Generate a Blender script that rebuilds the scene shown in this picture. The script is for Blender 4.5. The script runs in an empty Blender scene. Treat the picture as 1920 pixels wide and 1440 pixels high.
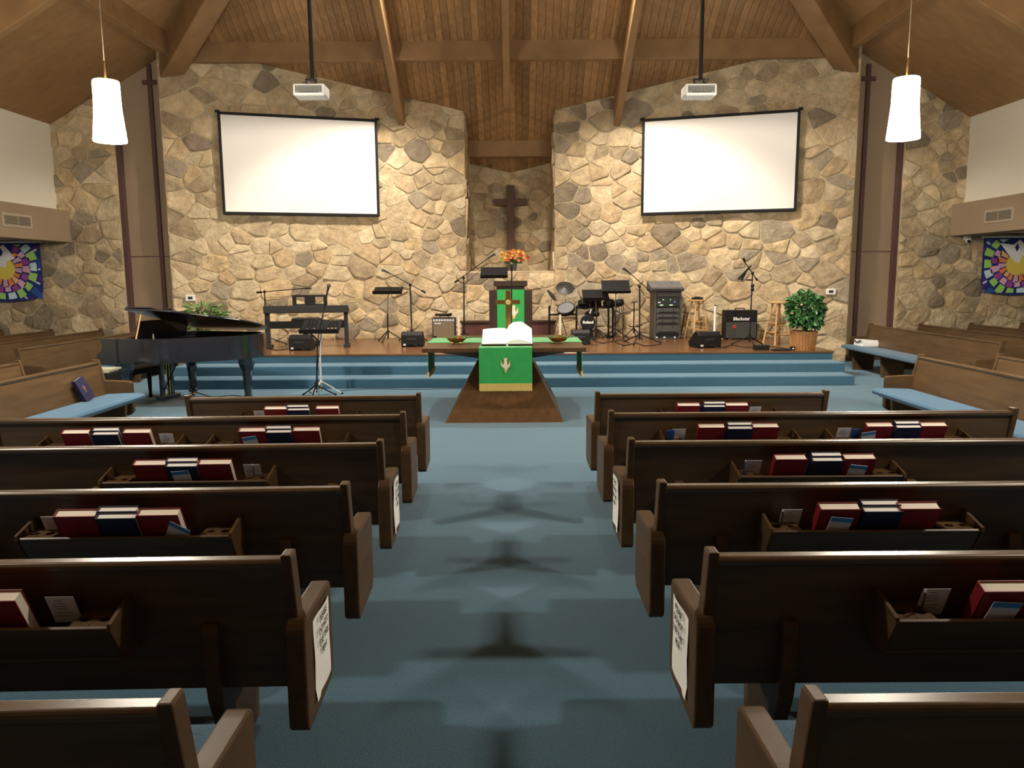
import bpy, bmesh, math, random
from mathutils import Vector, Matrix
R_ = math.radians
scn = bpy.context.scene
COL = scn.collection

# ------------------------------------------------------------------ camera
F_PX, CAM_H = 1440.0, 1.62
PITCH, ROLL, YAW = R_(8.0), R_(0.4), math.atan(5/1440)
_f = Vector((-math.sin(YAW)*math.cos(PITCH), math.cos(YAW)*math.cos(PITCH), -math.sin(PITCH)))
_r = Vector((math.cos(YAW), math.sin(YAW), 0)); _u = _r.cross(_f)
CR = _r*math.cos(ROLL) - _u*math.sin(ROLL); CU = _u*math.cos(ROLL) + _r*math.sin(ROLL)
CP = Vector((0, 0, CAM_H))
cd = bpy.data.cameras.new('camera'); cam = bpy.data.objects.new('camera', cd); COL.objects.link(cam)
cd.sensor_width = 36; cd.lens = 36*F_PX/1920; cd.clip_start = .02; cd.clip_end = 100
m = Matrix.Identity(4)
for i in range(3):
    m[i][0], m[i][1], m[i][2], m[i][3] = CR[i], CU[i], -_f[i], CP[i]
cam.matrix_world = m
scn.camera = cam
# ------------------------------------------------------------------ world, exposure
w = bpy.data.worlds.new('world'); scn.world = w; w.use_nodes = True
w.node_tree.nodes['Background'].inputs[0].default_value = (1, .9, .78, 1)
w.node_tree.nodes['Background'].inputs[1].default_value = 0.0
scn.view_settings.view_transform = 'Standard'; scn.view_settings.look = 'None'
scn.view_settings.gamma = 1; scn.view_settings.use_curve_mapping = False
scn.view_settings.exposure = 0.0
# ------------------------------------------------------------------ stage spot lights, high under the roof
XC = -.07
def spot(name, loc, target, power, angle, col=(1, .89, .74), blend=.35, size=.12):
    ld = bpy.data.lights.new(name, 'SPOT'); ld.energy = power; ld.color = col
    ld.spot_size = R_(angle); ld.spot_blend = blend; ld.shadow_soft_size = size
    o = bpy.data.objects.new(name, ld); COL.objects.link(o); o.location = loc
    o.rotation_euler = (Vector(target)-Vector(loc)).to_track_quat('-Z', 'Y').to_euler()
    return o
WASH = 1480
# ceiling spots over the stage: above the frame, seen by the beam shadows on the wall and the table's shadows
for sx, sd in ((-1, 'left'), (1, 'right')):
    spot('stage_spot_inner_%s_offscreen' % sd, (XC+sx*1.1, 11.4, 7.2), (XC+sx*2.3, 14.3, .5), WASH, 70, blend=.4)
    spot('stage_spot_outer_%s_offscreen' % sd, (XC+sx*.6, 11.5, 7.13), (XC+sx*4.6, 14.0, .7), WASH*.8, 68, blend=.45)
    spot('chancel_spot_%s_offscreen' % sd, (XC+sx*1.2, 11.2, 7.3), (XC+sx*2.2, 9.7, 0), WASH*.6, 76, blend=.5)
    # next pendant of the row on each side, behind the frame edge, in line with the visible one
    ld = bpy.data.lights.new('pendant_%s_offscreen' % sd, 'POINT'); ld.energy = 300; ld.color = (1, .90, .74); ld.shadow_soft_size = .12
    lo = bpy.data.objects.new('pendant_%s_offscreen' % sd, ld); COL.objects.link(lo); lo.location = (XC+sx*3.75, 3.1, 3.15)
PENDANT = 215.0
BULB = 235.0

# ------------------------------------------------------------------ pixel helpers (1920x1440 frame)
def ray(x, y): return _f + CR*((x-960)/F_PX) - CU*((y-720)/F_PX)
def at_y(x, y, D): d = ray(x, y); return CP + d*(D/d.y)
def at_z(x, y, h): d = ray(x, y); return CP + d*((h-CAM_H)/d.z)
def at_pl(x, y, p, n):
    d = ray(x, y); n = Vector(n); return CP + d*((Vector(p)-CP).dot(n)/d.dot(n))

# ------------------------------------------------------------------ materials
MATS = {}
def newmat(name):
    mt = bpy.data.materials.new(name); mt.use_nodes = True
    nt = mt.node_tree; b = nt.nodes['Principled BSDF']; MATS[name] = mt
    return mt, nt, b
def N(nt, t, **k):
    n = nt.nodes.new(t)
    for a, v in k.items(): setattr(n, a, v)
    return n
def mat(name, col, rough=.6, metal=0, spec=.4, var=0, scale=(6, 6, 6), bump=0, bscale=40, emit=None, es=0, coat=0, sheen=0, detail=4, rndval=0):
    mt, nt, b = newmat(name)
    b.inputs['Base Color'].default_value = (*col, 1); b.inputs['Roughness'].default_value = rough
    b.inputs['Metallic'].default_value = metal; b.inputs['Specular IOR Level'].default_value = spec
    b.inputs['Coat Weight'].default_value = coat; b.inputs['Coat Roughness'].default_value = .15
    b.inputs['Sheen Weight'].default_value = sheen
    if emit: b.inputs['Emission Color'].default_value = (*emit, 1); b.inputs['Emission Strength'].default_value = es
    if var or bump:
        tc = N(nt, 'ShaderNodeTexCoord'); mp = N(nt, 'ShaderNodeMapping'); mp.inputs['Scale'].default_value = scale
        nt.links.new(tc.outputs['Object'], mp.inputs[0])
    if var:
        no = N(nt, 'ShaderNodeTexNoise'); no.inputs['Scale'].default_value = 1; no.inputs['Detail'].default_value = detail
        nt.links.new(mp.outputs[0], no.inputs['Vector'])
        rp = N(nt, 'ShaderNodeValToRGB'); e = rp.color_ramp.elements
        e[0].position, e[1].position = .3, .72
        e[0].color = (*[c*(1-var) for c in col], 1); e[1].color = (*[min(1, c*(1+var)) for c in col], 1)
        nt.links.new(no.outputs['Fac'], rp.inputs[0])
        out = rp.outputs[0]
        if rndval:
            oi = N(nt, 'ShaderNodeObjectInfo'); hs = N(nt, 'ShaderNodeHueSaturation'); mr = N(nt, 'ShaderNodeMapRange')
            mr.inputs[3].default_value = 1-rndval; mr.inputs[4].default_value = 1+rndval
            nt.links.new(oi.outputs['Random'], mr.inputs[0]); nt.links.new(mr.outputs[0], hs.inputs['Value'])
            nt.links.new(out, hs.inputs['Color']); out = hs.outputs[0]
        nt.links.new(out, b.inputs['Base Color'])
    if bump:
        n2 = N(nt, 'ShaderNodeTexNoise'); n2.inputs['Scale'].default_value = bscale; n2.inputs['Detail'].default_value = 5
        nt.links.new(tc.outputs['Object'], n2.inputs['Vector'])
        bp = N(nt, 'ShaderNodeBump'); bp.inputs['Strength'].default_value = bump; bp.inputs['Distance'].default_value = .02
        nt.links.new(n2.outputs['Fac'], bp.inputs['Height']); nt.links.new(bp.outputs[0], b.inputs['Normal'])
    return mt
def stone_mat():
    mt, nt, b = newmat('stone')
    oi = N(nt, 'ShaderNodeObjectInfo'); rp = N(nt, 'ShaderNodeValToRGB'); cr = rp.color_ramp; cr.interpolation = 'CONSTANT'
    cols = [(.60, .48, .31), (.52, .43, .29), (.64, .52, .35), (.44, .36, .25), (.58, .45, .28), (.36, .31, .24), (.56, .45, .30), (.66, .56, .40), (.27, .225, .17), (.55, .47, .33), (.48, .37, .24), (.62, .51, .35), (.40, .32, .22), (.60, .50, .36), (.50, .40, .27)]
    while len(cr.elements) < len(cols): cr.elements.new(.5)
    for i, c in enumerate(cols):
        cr.elements[i].position = i/len(cols); cr.elements[i].color = (*c, 1)
    nt.links.new(oi.outputs['Random'], rp.inputs[0])
    tc = N(nt, 'ShaderNodeTexCoord'); no = N(nt, 'ShaderNodeTexNoise'); no.inputs['Scale'].default_value = 5; no.inputs['Detail'].default_value = 7; no.inputs['Roughness'].default_value = .7
    no.noise_dimensions = '4D'
    nt.links.new(oi.outputs['Random'], no.inputs['W'])
    nt.links.new(tc.outputs['Object'], no.inputs['Vector'])
    r2 = N(nt, 'ShaderNodeValToRGB'); r2.color_ramp.elements[0].color = (.58, .55, .50, 1); r2.color_ramp.elements[0].position = .30
    r2.color_ramp.elements[1].color = (1.25, 1.2, 1.12, 1); r2.color_ramp.elements[1].position = .68
    nt.links.new(no.outputs['Fac'], r2.inputs[0])
    mx = N(nt, 'ShaderNodeMix', data_type='RGBA', blend_type='MULTIPLY'); mx.inputs[0].default_value = 1.0
    nt.links.new(rp.outputs[0], mx.inputs[6]); nt.links.new(r2.outputs[0], mx.inputs[7])
    nt.links.new(mx.outputs[2], b.inputs['Base Color']); b.inputs['Roughness'].default_value = .85
    b.inputs['Specular IOR Level'].default_value = .25
    bp = N(nt, 'ShaderNodeBump'); bp.inputs['Strength'].default_value = .9; bp.inputs['Distance'].default_value = .045
    n3 = N(nt, 'ShaderNodeTexNoise'); n3.inputs['Scale'].default_value = 10; n3.inputs['Detail'].default_value = 6
    nt.links.new(tc.outputs['Object'], n3.inputs['Vector'])
    nt.links.new(n3.outputs['Fac'], bp.inputs['Height']); nt.links.new(bp.outputs[0], b.inputs['Normal'])
def carpet_mat(name, col):
    mt, nt, b = newmat(name)
    tc = N(nt, 'ShaderNodeTexCoord')
    n1 = N(nt, 'ShaderNodeTexNoise'); n1.inputs['Scale'].default_value = 1.3; n1.inputs['Detail'].default_value = 3
    n2 = N(nt, 'ShaderNodeTexNoise'); n2.inputs['Scale'].default_value = 160; n2.inputs['Detail'].default_value = 2
    wv = N(nt, 'ShaderNodeTexVoronoi'); wv.inputs['Scale'].default_value = 230
    for n in (n1, n2, wv): nt.links.new(tc.outputs['Object'], n.inputs['Vector'])
    r1 = N(nt, 'ShaderNodeValToRGB'); r1.color_ramp.elements[0].color = (*[c*.86 for c in col], 1); r1.color_ramp.elements[1].color = (*[c*1.12 for c in col], 1)
    nt.links.new(n1.outputs['Fac'], r1.inputs[0])
    r2 = N(nt, 'ShaderNodeValToRGB'); r2.color_ramp.elements[0].color = (.55, .55, .6, 1); r2.color_ramp.elements[0].position = .25; r2.color_ramp.elements[1].color = (1.25, 1.25, 1.2, 1); r2.color_ramp.elements[1].position = .75
    nt.links.new(n2.outputs['Fac'], r2.inputs[0])
    mx = N(nt, 'ShaderNodeMix', data_type='RGBA', blend_type='MULTIPLY'); mx.inputs[0].default_value = 1
    nt.links.new(r1.outputs[0], mx.inputs[6]); nt.links.new(r2.outputs[0], mx.inputs[7]); nt.links.new(mx.outputs[2], b.inputs['Base Color'])
    b.inputs['Roughness'].default_value = .95; b.inputs['Specular IOR Level'].default_value = .15; b.inputs['Sheen Weight'].default_value = .25
    bp = N(nt, 'ShaderNodeBump'); bp.inputs['Strength'].default_value = .4; bp.inputs['Distance'].default_value = .004
    nt.links.new(wv.outputs['Distance'], bp.inputs['Height']); nt.links.new(bp.outputs[0], b.inputs['Normal'])
stone_mat(); carpet_mat('carpet', (.056, .146, .222)); carpet_mat('cushion', (.04, .12, .21))
mat('mortar', (.52, .43, .285), .95, spec=.1, var=.18, scale=(3, 3, 3), bump=.5, bscale=30)
mat('plank', (.31, .175, .075), .55, var=.28, scale=(14, .9, 14), detail=6, rndval=.22)
mat('ceil_back', (.31, .175, .075), .9)
mat('beam', (.28, .160, .070), .6, var=.18, scale=(3, 3, 3), detail=6)
mat('side_ceiling', (.31, .175, .075), .6, var=.14, scale=(.7, 7, 7), detail=5)
mat('pew', (.080, .045, .019), .42, spec=.45, var=.3, scale=(2.5, 22, 22), detail=6)
mat('rail', (.080, .045, .019), .27, spec=.6, var=.25, scale=(3, 14, 14), detail=6)
mat('pew_pale', (.080, .045, .019), .5, spec=.25, var=.25, scale=(14, 3, 14), detail=6)
mat('table_wood', (.085, .042, .016), .38, spec=.4, var=.25, scale=(18, 18, 2), detail=6)
mat('dark_wood', (.035, .018, .012), .45, var=.2, scale=(10, 10, 2))
mat('maroon_wood', (.10, .035, .03), .5, var=.2, scale=(2, 10, 10))
mat('stage_wood', (.16, .075, .032), .22, spec=.5, var=.22, scale=(1.2, 9, 9), detail=6)
mat('tan_paint', (.32, .235, .155), .75, var=.04, scale=(2, 2, 2))
mat('tan_panel', (.32, .235, .155), .7, var=.04, scale=(2, 2, 2))
mat('trim_brown', (.10, .05, .045), .6, var=.15, scale=(8, 8, 2))
mat('white_paint', (.82, .78, .67), .85)
mat('rear_paint', (.25, .2, .15), .9)
mat('screen', (.82, .80, .77), .9, spec=.1)
mat('black', (.008, .008, .009), .55, spec=.22)
mat('black_matte', (.01, .01, .01), .8, spec=.2)
mat('piano_black', (.010, .011, .016), .16, spec=.7, coat=.8)
mat('grey_metal', (.10, .10, .10), .45, metal=.4)
mat('grey_plastic', (.062, .062, .058), .5)
mat('dark_grey', (.018, .018, .018), .55, spec=.3)
mat('grille', (.05, .052, .048), .8, var=.3, scale=(120, 120, 120))
mat('tan_grille', (.17, .13, .085), .8, var=.25, scale=(150, 150, 150))
mat('chrome', (.75, .75, .75), .18, metal=1)
mat('brass', (.75, .52, .18), .25, metal=1)
mat('green_cloth', (.02, .33, .07), .85, sheen=.3, var=.07, scale=(9, 9, 9), bump=.15, bscale=200)
mat('gold_fringe', (.62, .46, .13), .7, var=.15, scale=(160, 160, 4))
mat('emblem_white', (.75, .70, .58), .7); mat('emblem_gold', (.55, .42, .15), .5)
mat('page', (.86, .80, .70), .8, var=.05, scale=(4, 4, 90))
mat('page_white', (.88, .88, .86), .8)
mat('bible_page', (.93, .93, .92), .85)
mat('red_cover', (.20, .008, .014), .55, var=.12, scale=(12, 12, 12)); mat('navy_cover', (.012, .012, .045), .5, var=.12, scale=(12, 12, 12))
mat('blue_cover', (.02, .08, .28), .5); mat('gold_print', (.30, .16, .05), .5)
mat('card', (.62, .62, .68), .8); mat('blue_print', (.05, .25, .55), .7); mat('grey_print', (.28, .28, .34), .8); mat('ink', (.03, .03, .035), .8)
mat('paper', (.85, .85, .83), .85)
mat('stool_wood', (.55, .34, .14), .45, var=.15, scale=(12, 12, 2)); mat('basket', (.36, .17, .06), .7, var=.3, scale=(40, 40, 60), bump=.4, bscale=60)
mat('leaf', (.05, .15, .045), .45, var=.6, scale=(16, 16, 16)); mat('fern', (.16, .25, .09), .55, var=.35, scale=(9, 9, 9))
mat('flower_orange', (.65, .20, .05), .7, var=.3, scale=(20, 20, 20)); mat('flower_yellow', (.60, .35, .08), .7, var=.3, scale=(20, 20, 20)); mat('flower_red', (.35, .05, .03), .7)
mat('vase', (.06, .06, .06), .4); mat('candle', (.85, .78, .60), .6)
mat('cymbal', (.02, .02, .02), .4); mat('drum_grey', (.16, .16, .17), .6); mat('white_plastic', (.75, .75, .73), .45)
mat('proj_grey', (.25, .25, .25), .5); mat('led_green', (.1, .5, .1), .4, emit=(.4, 1, .3), es=3.0); mat('led_blue', (.02, .05, .5), .4, emit=(.1, .2, 1), es=2.0)
mat('pale_olive', (.33, .34, .24), .8); mat('steel_pale', (.72, .72, .70), .35, metal=.3)
mat('cross_wood', (.085, .035, .016), .5, var=.2, scale=(8, 8, 2))
mat('red_logo', (.45, .05, .04), .5); mat('logo_white', (.8, .8, .78), .5); mat('cable', (.015, .014, .013), .6)
mat('shade', (.9, .88, .82), .6, emit=(1, .90, .74), es=PENDANT)
mat('vent', (.42, .35, .26), .6); mat('vent_dark', (.10, .085, .06), .8)
BANN = {'b_navy': (.012, .03, .18), 'b_blue': (.03, .09, .35), 'b_purple': (.09, .02, .22), 'b_magenta': (.33, .07, .36), 'b_pink': (.75, .42, .62), 'b_sky': (.60, .78, .85), 'b_green': (.36, .66, .16), 'b_orange': (.85, .28, .08), 'b_peach': (.88, .50, .22), 'b_yellow': (.85, .68, .13), 'b_white': (.88, .88, .9)}
for k, c in BANN.items(): mat(k, c, .8)

# ------------------------------------------------------------------ mesh helpers
class MB:
    def __init__(s): s.v = []; s.f = []
    def add(s, vs, fs):
        n = len(s.v); s.v += [Vector(p) for p in vs]; s.f += [[i+n for i in f] for f in fs]; return s
    def box(s, x0, x1, y0, y1, z0, z1):
        return s.add([(x, y, z) for z in (z0, z1) for y in (y0, y1) for x in (x0, x1)],
                     [(0, 2, 3, 1), (4, 5, 7, 6), (0, 1, 5, 4), (2, 6, 7, 3), (0, 4, 6, 2), (1, 3, 7, 5)])
    def hexa(s, bot, top): # two quads of 4 points
        return s.add(list(bot)+list(top), [(3, 2, 1, 0), (4, 5, 6, 7), (0, 1, 5, 4), (1, 2, 6, 5), (2, 3, 7, 6), (3, 0, 4, 7)])
    def tube(s, p, q, r0, r1=None, n=8, cap=True):
        p, q = Vector(p), Vector(q); r1 = r0 if r1 is None else r1
        d = (q-p).normalized(); a = d.orthogonal().normalized(); b = d.cross(a)
        vs = [c + (a*math.cos(t)+b*math.sin(t))*r for c, r in ((p, r0), (q, r1)) for t in [2*math.pi*i/n for i in range(n)]]
        fs = [(i, (i+1) % n, n+(i+1) % n, n+i) for i in range(n)]
        if cap: fs += [tuple(range(n-1, -1, -1)), tuple(range(n, 2*n))]
        return s.add(vs, fs)
    def path(s, pts, r, n=6):
        for a, b in zip(pts[:-1], pts[1:]): s.tube(a, b, r, r, n)
        return s
    def lathe(s, prof, c=(0, 0, 0), n=20, axis=(0, 0, 1), close=True):
        c = Vector(c); d = Vector(axis).normalized(); a = d.orthogonal().normalized(); b = d.cross(a)
        vs = [c + d*h + (a*math.cos(2*math.pi*i/n)+b*math.sin(2*math.pi*i/n))*r for r, h in prof for i in range(n)]
        fs = [(k*n+i, k*n+(i+1) % n, (k+1)*n+(i+1) % n, (k+1)*n+i) for k in range(len(prof)-1) for i in range(n)]
        if close: fs += [tuple(range(n-1, -1, -1)), tuple((len(prof)-1)*n+i for i in range(n))]
        return s.add(vs, fs)
    def prism(s, poly, fn, t0, t1): # fn(a,b,t)->point
        n = len(poly); vs = [fn(a, b, t) for t in (t0, t1) for a, b in poly]
        return s.add(vs, [tuple(range(n-1, -1, -1)), tuple(range(n, 2*n))] + [(i, (i+1) % n, n+(i+1) % n, n+i) for i in range(n)])
    def sphere(s, c, r, n=10, sc=(1, 1, 1)):
        prof = [(math.sin(math.pi*k/6), -math.cos(math.pi*k/6)) for k in range(7)]
        c = Vector(c)
        vs = [c + Vector((pr*math.cos(2*math.pi*i/n)*r*sc[0], pr*math.sin(2*math.pi*i/n)*r*sc[1], ph*r*sc[2])) for pr, ph in prof for i in range(n)]
        return s.add(vs, [(k*n+i, k*n+(i+1) % n, (k+1)*n+(i+1) % n, (k+1)*n+i) for k in range(6) for i in range(n)])
    def build(s, name, mt, parent=None, smooth=False, bevel=0, loc=None, seg=2):
        me = bpy.data.meshes.new(name); bm = bmesh.new()
        vs = [bm.verts.new(p) for p in s.v]
        for f in s.f:
            try: bm.faces.new([vs[i] for i in f])
            except ValueError: pass
        bmesh.ops.recalc_face_normals(bm, faces=bm.faces)
        if bevel:
            es = [e for e in bm.edges if len(e.link_faces) == 2 and e.calc_face_angle(0) > .5]
            bmesh.ops.bevel(bm, geom=es, offset=bevel, segments=seg, profile=.5, affect='EDGES')
        bm.to_mesh(me); bm.free()
        if smooth:
            for p in me.polygons: p.use_smooth = True
            try: me.set_sharp_from_angle(angle=R_(40))
            except Exception: pass
        me.materials.append(MATS[mt])
        o = bpy.data.objects.new(name, me); COL.objects.link(o)
        if loc is not None: o.location = loc
        if parent: o.parent = parent
        return o
def tag(o, label, cat, group=None, kind=None):
    o['label'] = label; o['category'] = cat
    if group: o['group'] = group
    if kind: o['kind'] = kind
    return o
def thing(name, label, cat, loc=(0, 0, 0), rz=0, group=None):
    o = bpy.data.objects.new(name, None); COL.objects.link(o); o.location = loc; o.rotation_euler = (0, 0, rz)
    o.empty_display_size = .1
    return tag(o, label, cat, group)
def copy_tree(o, parent=None):
    c = o.copy(); COL.objects.link(c)
    if parent: c.parent = parent
    for ch in list(o.children): copy_tree(ch, c)
    return c
def text_mesh(name, body, size, mt, parent, mtx, depth=.002, align='CENTER', shear=0, font_scale=(1, 1), bold=0, line=1):
    cu = bpy.data.curves.new(name, 'FONT'); cu.body = body; cu.size = size; cu.extrude = depth; cu.offset = bold
    cu.align_x = align; cu.align_y = 'CENTER'; cu.shear = shear; cu.resolution_u = 3; cu.space_line = line
    t = bpy.data.objects.new(name+'_curve', cu); COL.objects.link(t)
    me = bpy.data.meshes.new_from_object(t); bpy.data.objects.remove(t)
    me.name = name; me.transform(mtx @ Matrix.Diagonal((font_scale[0], font_scale[1], 1, 1)))
    me.materials.clear(); me.materials.append(MATS[mt])
    o = bpy.data.objects.new(name, me); COL.objects.link(o); o.parent = parent
    return o
def frame(origin, xdir, zdir): # local x, y(up), normal -> matrix for text: x=xdir, y=zdir, z=normal
    x = Vector(xdir).normalized(); y = Vector(zdir).normalized(); z = x.cross(y)
    m = Matrix.Identity(4)
    for i in range(3): m[i][0], m[i][1], m[i][2], m[i][3] = x[i], y[i], z[i], origin[i]
    return m
rnd = random.Random(7)

# ================================================================== STRUCTURE
def zc(D): return 14.018-.579*D          # front roof plane
def zs(a): return 9.233-.582*a           # side roof planes (a = distance from the hall axis)
def Dw(a): return 15.76-.30*(a-1.08)     # angled stone wing walls
SH = .42                                  # stage height
D_OUT = 14.4
def struct(o, label, cat): return tag(o, label, cat, kind='structure')

struct(MB().box(-13, 13, -7, 19, -.2, 0).build('floor', 'carpet'), 'blue carpeted floor of the hall and centre aisle', 'floor')

# ---- stage
st = MB().box(XC-5.08, XC+5.08, 12.05, 16.2, 0, SH-.03).build('stage_platform', 'carpet')
struct(st, 'raised stage platform with carpeted front and dark wood floor', 'stage')
for k in range(7):
    y0, y1 = 12.03+k*.6, 12.03+(k+1)*.6-.004
    MB().box(XC-5.09, XC+5.09, y0, y1, SH-.03, SH).build('floor_board', 'stage_wood', st, bevel=.002, seg=1)
s1 = MB().box(XC-5.08, XC+5.05, 11.15, 12.05, 0, .14).build('stage_step', 'carpet', bevel=.012); struct(s1, 'lowest blue carpeted step up to the stage', 'step')
MB().box(XC-5.075, XC+5.045, 11.16, 12.04, .14, .143).build('tread', 'carpet', s1)
s2 = MB().box(XC-5.12, XC+5.09, 11.59, 12.05, .1, .28).build('stage_step', 'carpet', bevel=.012); struct(s2, 'second blue carpeted step just below the stage floor', 'step')
MB().box(XC-5.115, XC+5.085, 11.6, 12.04, .28, .283).build('tread', 'carpet', s2)

# ---- stones
def clip(poly, nx, ny, c): # keep nx*x+ny*y<=c
    out = []
    for i in range(len(poly)):
        a, b = poly[i], poly[(i+1) % len(poly)]
        da, db = nx*a[0]+ny*a[1]-c, nx*b[0]+ny*b[1]-c
        if da <= 0: out.append(a)
        if (da < 0 < db) or (db < 0 < da):
            t = da/(da-db); out.append((a[0]+(b[0]-a[0])*t, a[1]+(b[1]-a[1])*t))
    return out
def area(p): return .5*sum(p[i][0]*p[(i+1) % len(p)][1]-p[(i+1) % len(p)][0]*p[i][1] for i in range(len(p)))
def make_stones(parent, outline, fn, n, seed, keep=None, asp=1.25, hmax=.040):
    """outline: convex CCW polygon (u,z). fn(u,z,h)->world point, h = height off the mortar"""
    r = random.Random(seed)
    us = [p[0] for p in outline]; zs_ = [p[1] for p in outline]
    u0, u1, z0, z1 = min(us), max(us), min(zs_), max(zs_)
    A = abs(area(outline)); base = math.sqrt(A/n)
    sites = []
    tries = 0
    while len(sites) < n and tries < 60000:
        tries += 1
        p = (r.uniform(u0, u1), r.uniform(z0, z1)); rad = base*(r.choice((.38, .5, .7, .85, 1.15)) if tries < 25000 else .38)
        if all(((p[0]-q[0])/asp)**2+(p[1]-q[1])**2 > ((rad+q[2])*.5)**2*1.0 for q in sites): sites.append((p[0], p[1], rad))
    cnt = 0
    for s in sites:
        poly = list(outline)
        nb = sorted(sites, key=lambda q: ((q[0]-s[0])/asp)**2+(q[1]-s[1])**2)[1:28]
        for q in nb: # weighted bisector in the stretched metric
            dx, dy = (q[0]-s[0])/asp**2, (q[1]-s[1])
            d2 = ((q[0]-s[0])/asp)**2+(q[1]-s[1])**2
            t = .5*(1+(s[2]**2-q[2]**2)/(4*d2)) if d2 > 1e-6 else .5
            t = min(.8, max(.2, t))
            mx_, my_ = s[0]+(q[0]-s[0])*t, s[1]+(q[1]-s[1])*t
            poly = clip(poly, dx, dy, dx*mx_+dy*my_)
            if len(poly) < 3: break
        if len(poly) < 3 or abs(area(poly)) < .006: continue
        cx = sum(p[0] for p in poly)/len(poly); cz = sum(p[1] for p in poly)/len(poly)
        if keep and not keep(cx, cz): continue
        # shrink for the joint, cut the corners, roughen
        g = r.uniform(.006, .012); pl = []
        for p in poly:
            d = math.hypot(p[0]-cx, p[1]-cz); k = max(.5, 1-g*1.25/max(d, .03)); pl.append((cx+(p[0]-cx)*k, cz+(p[1]-cz)*k))
        out = []
        for i in range(len(pl)):
            a, b = pl[i], pl[(i+1) % len(pl)]; L = math.hypot(b[0]-a[0], b[1]-a[1])
            if L < .03: out.append(((a[0]+b[0])/2, (a[1]+b[1])/2)); continue
            c = min(.3, .028/L)
            for t in (c, 1-c):
                j = .006; out.append((a[0]+(b[0]-a[0])*t+r.uniform(-j, j), a[1]+(b[1]-a[1])*t+r.uniform(-j, j)))
        h = r.uniform(.008, hmax); tu, tz = r.uniform(-.10, .10), r.uniform(-.10, .10); n_ = len(out)
        C = Vector(fn(cx, cz, 0)); mb = MB(); vs = []
        for k, hh in ((1.0, -.01), (.985, h*.72), (.86, h)):
            for (a, b) in out:
                x_, y_ = cx+(a-cx)*k, cz+(b-cz)*k
                e = max(.006, hh+(tu*(x_-cx)+tz*(y_-cz))+r.uniform(-.004, .004)) if hh > 0 else hh
                vs.append(Vector(fn(x_, y_, e))-C)
        vs.append(Vector(fn(cx, cz, h+r.uniform(.0, .012)))-C)
        fs = [(k*n_+i, k*n_+(i+1) % n_, (k+1)*n_+(i+1) % n_, (k+1)*n_+i) for k in (0, 1) for i in range(n_)]
        fs += [(2*n_+i, 2*n_+(i+1) % n_, 3*n_) for i in range(n_)]
        mb.add(vs, fs); o = mb.build('stone', 'stone', parent, loc=C)
        cnt += 1
    return cnt
NST = {}
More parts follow.
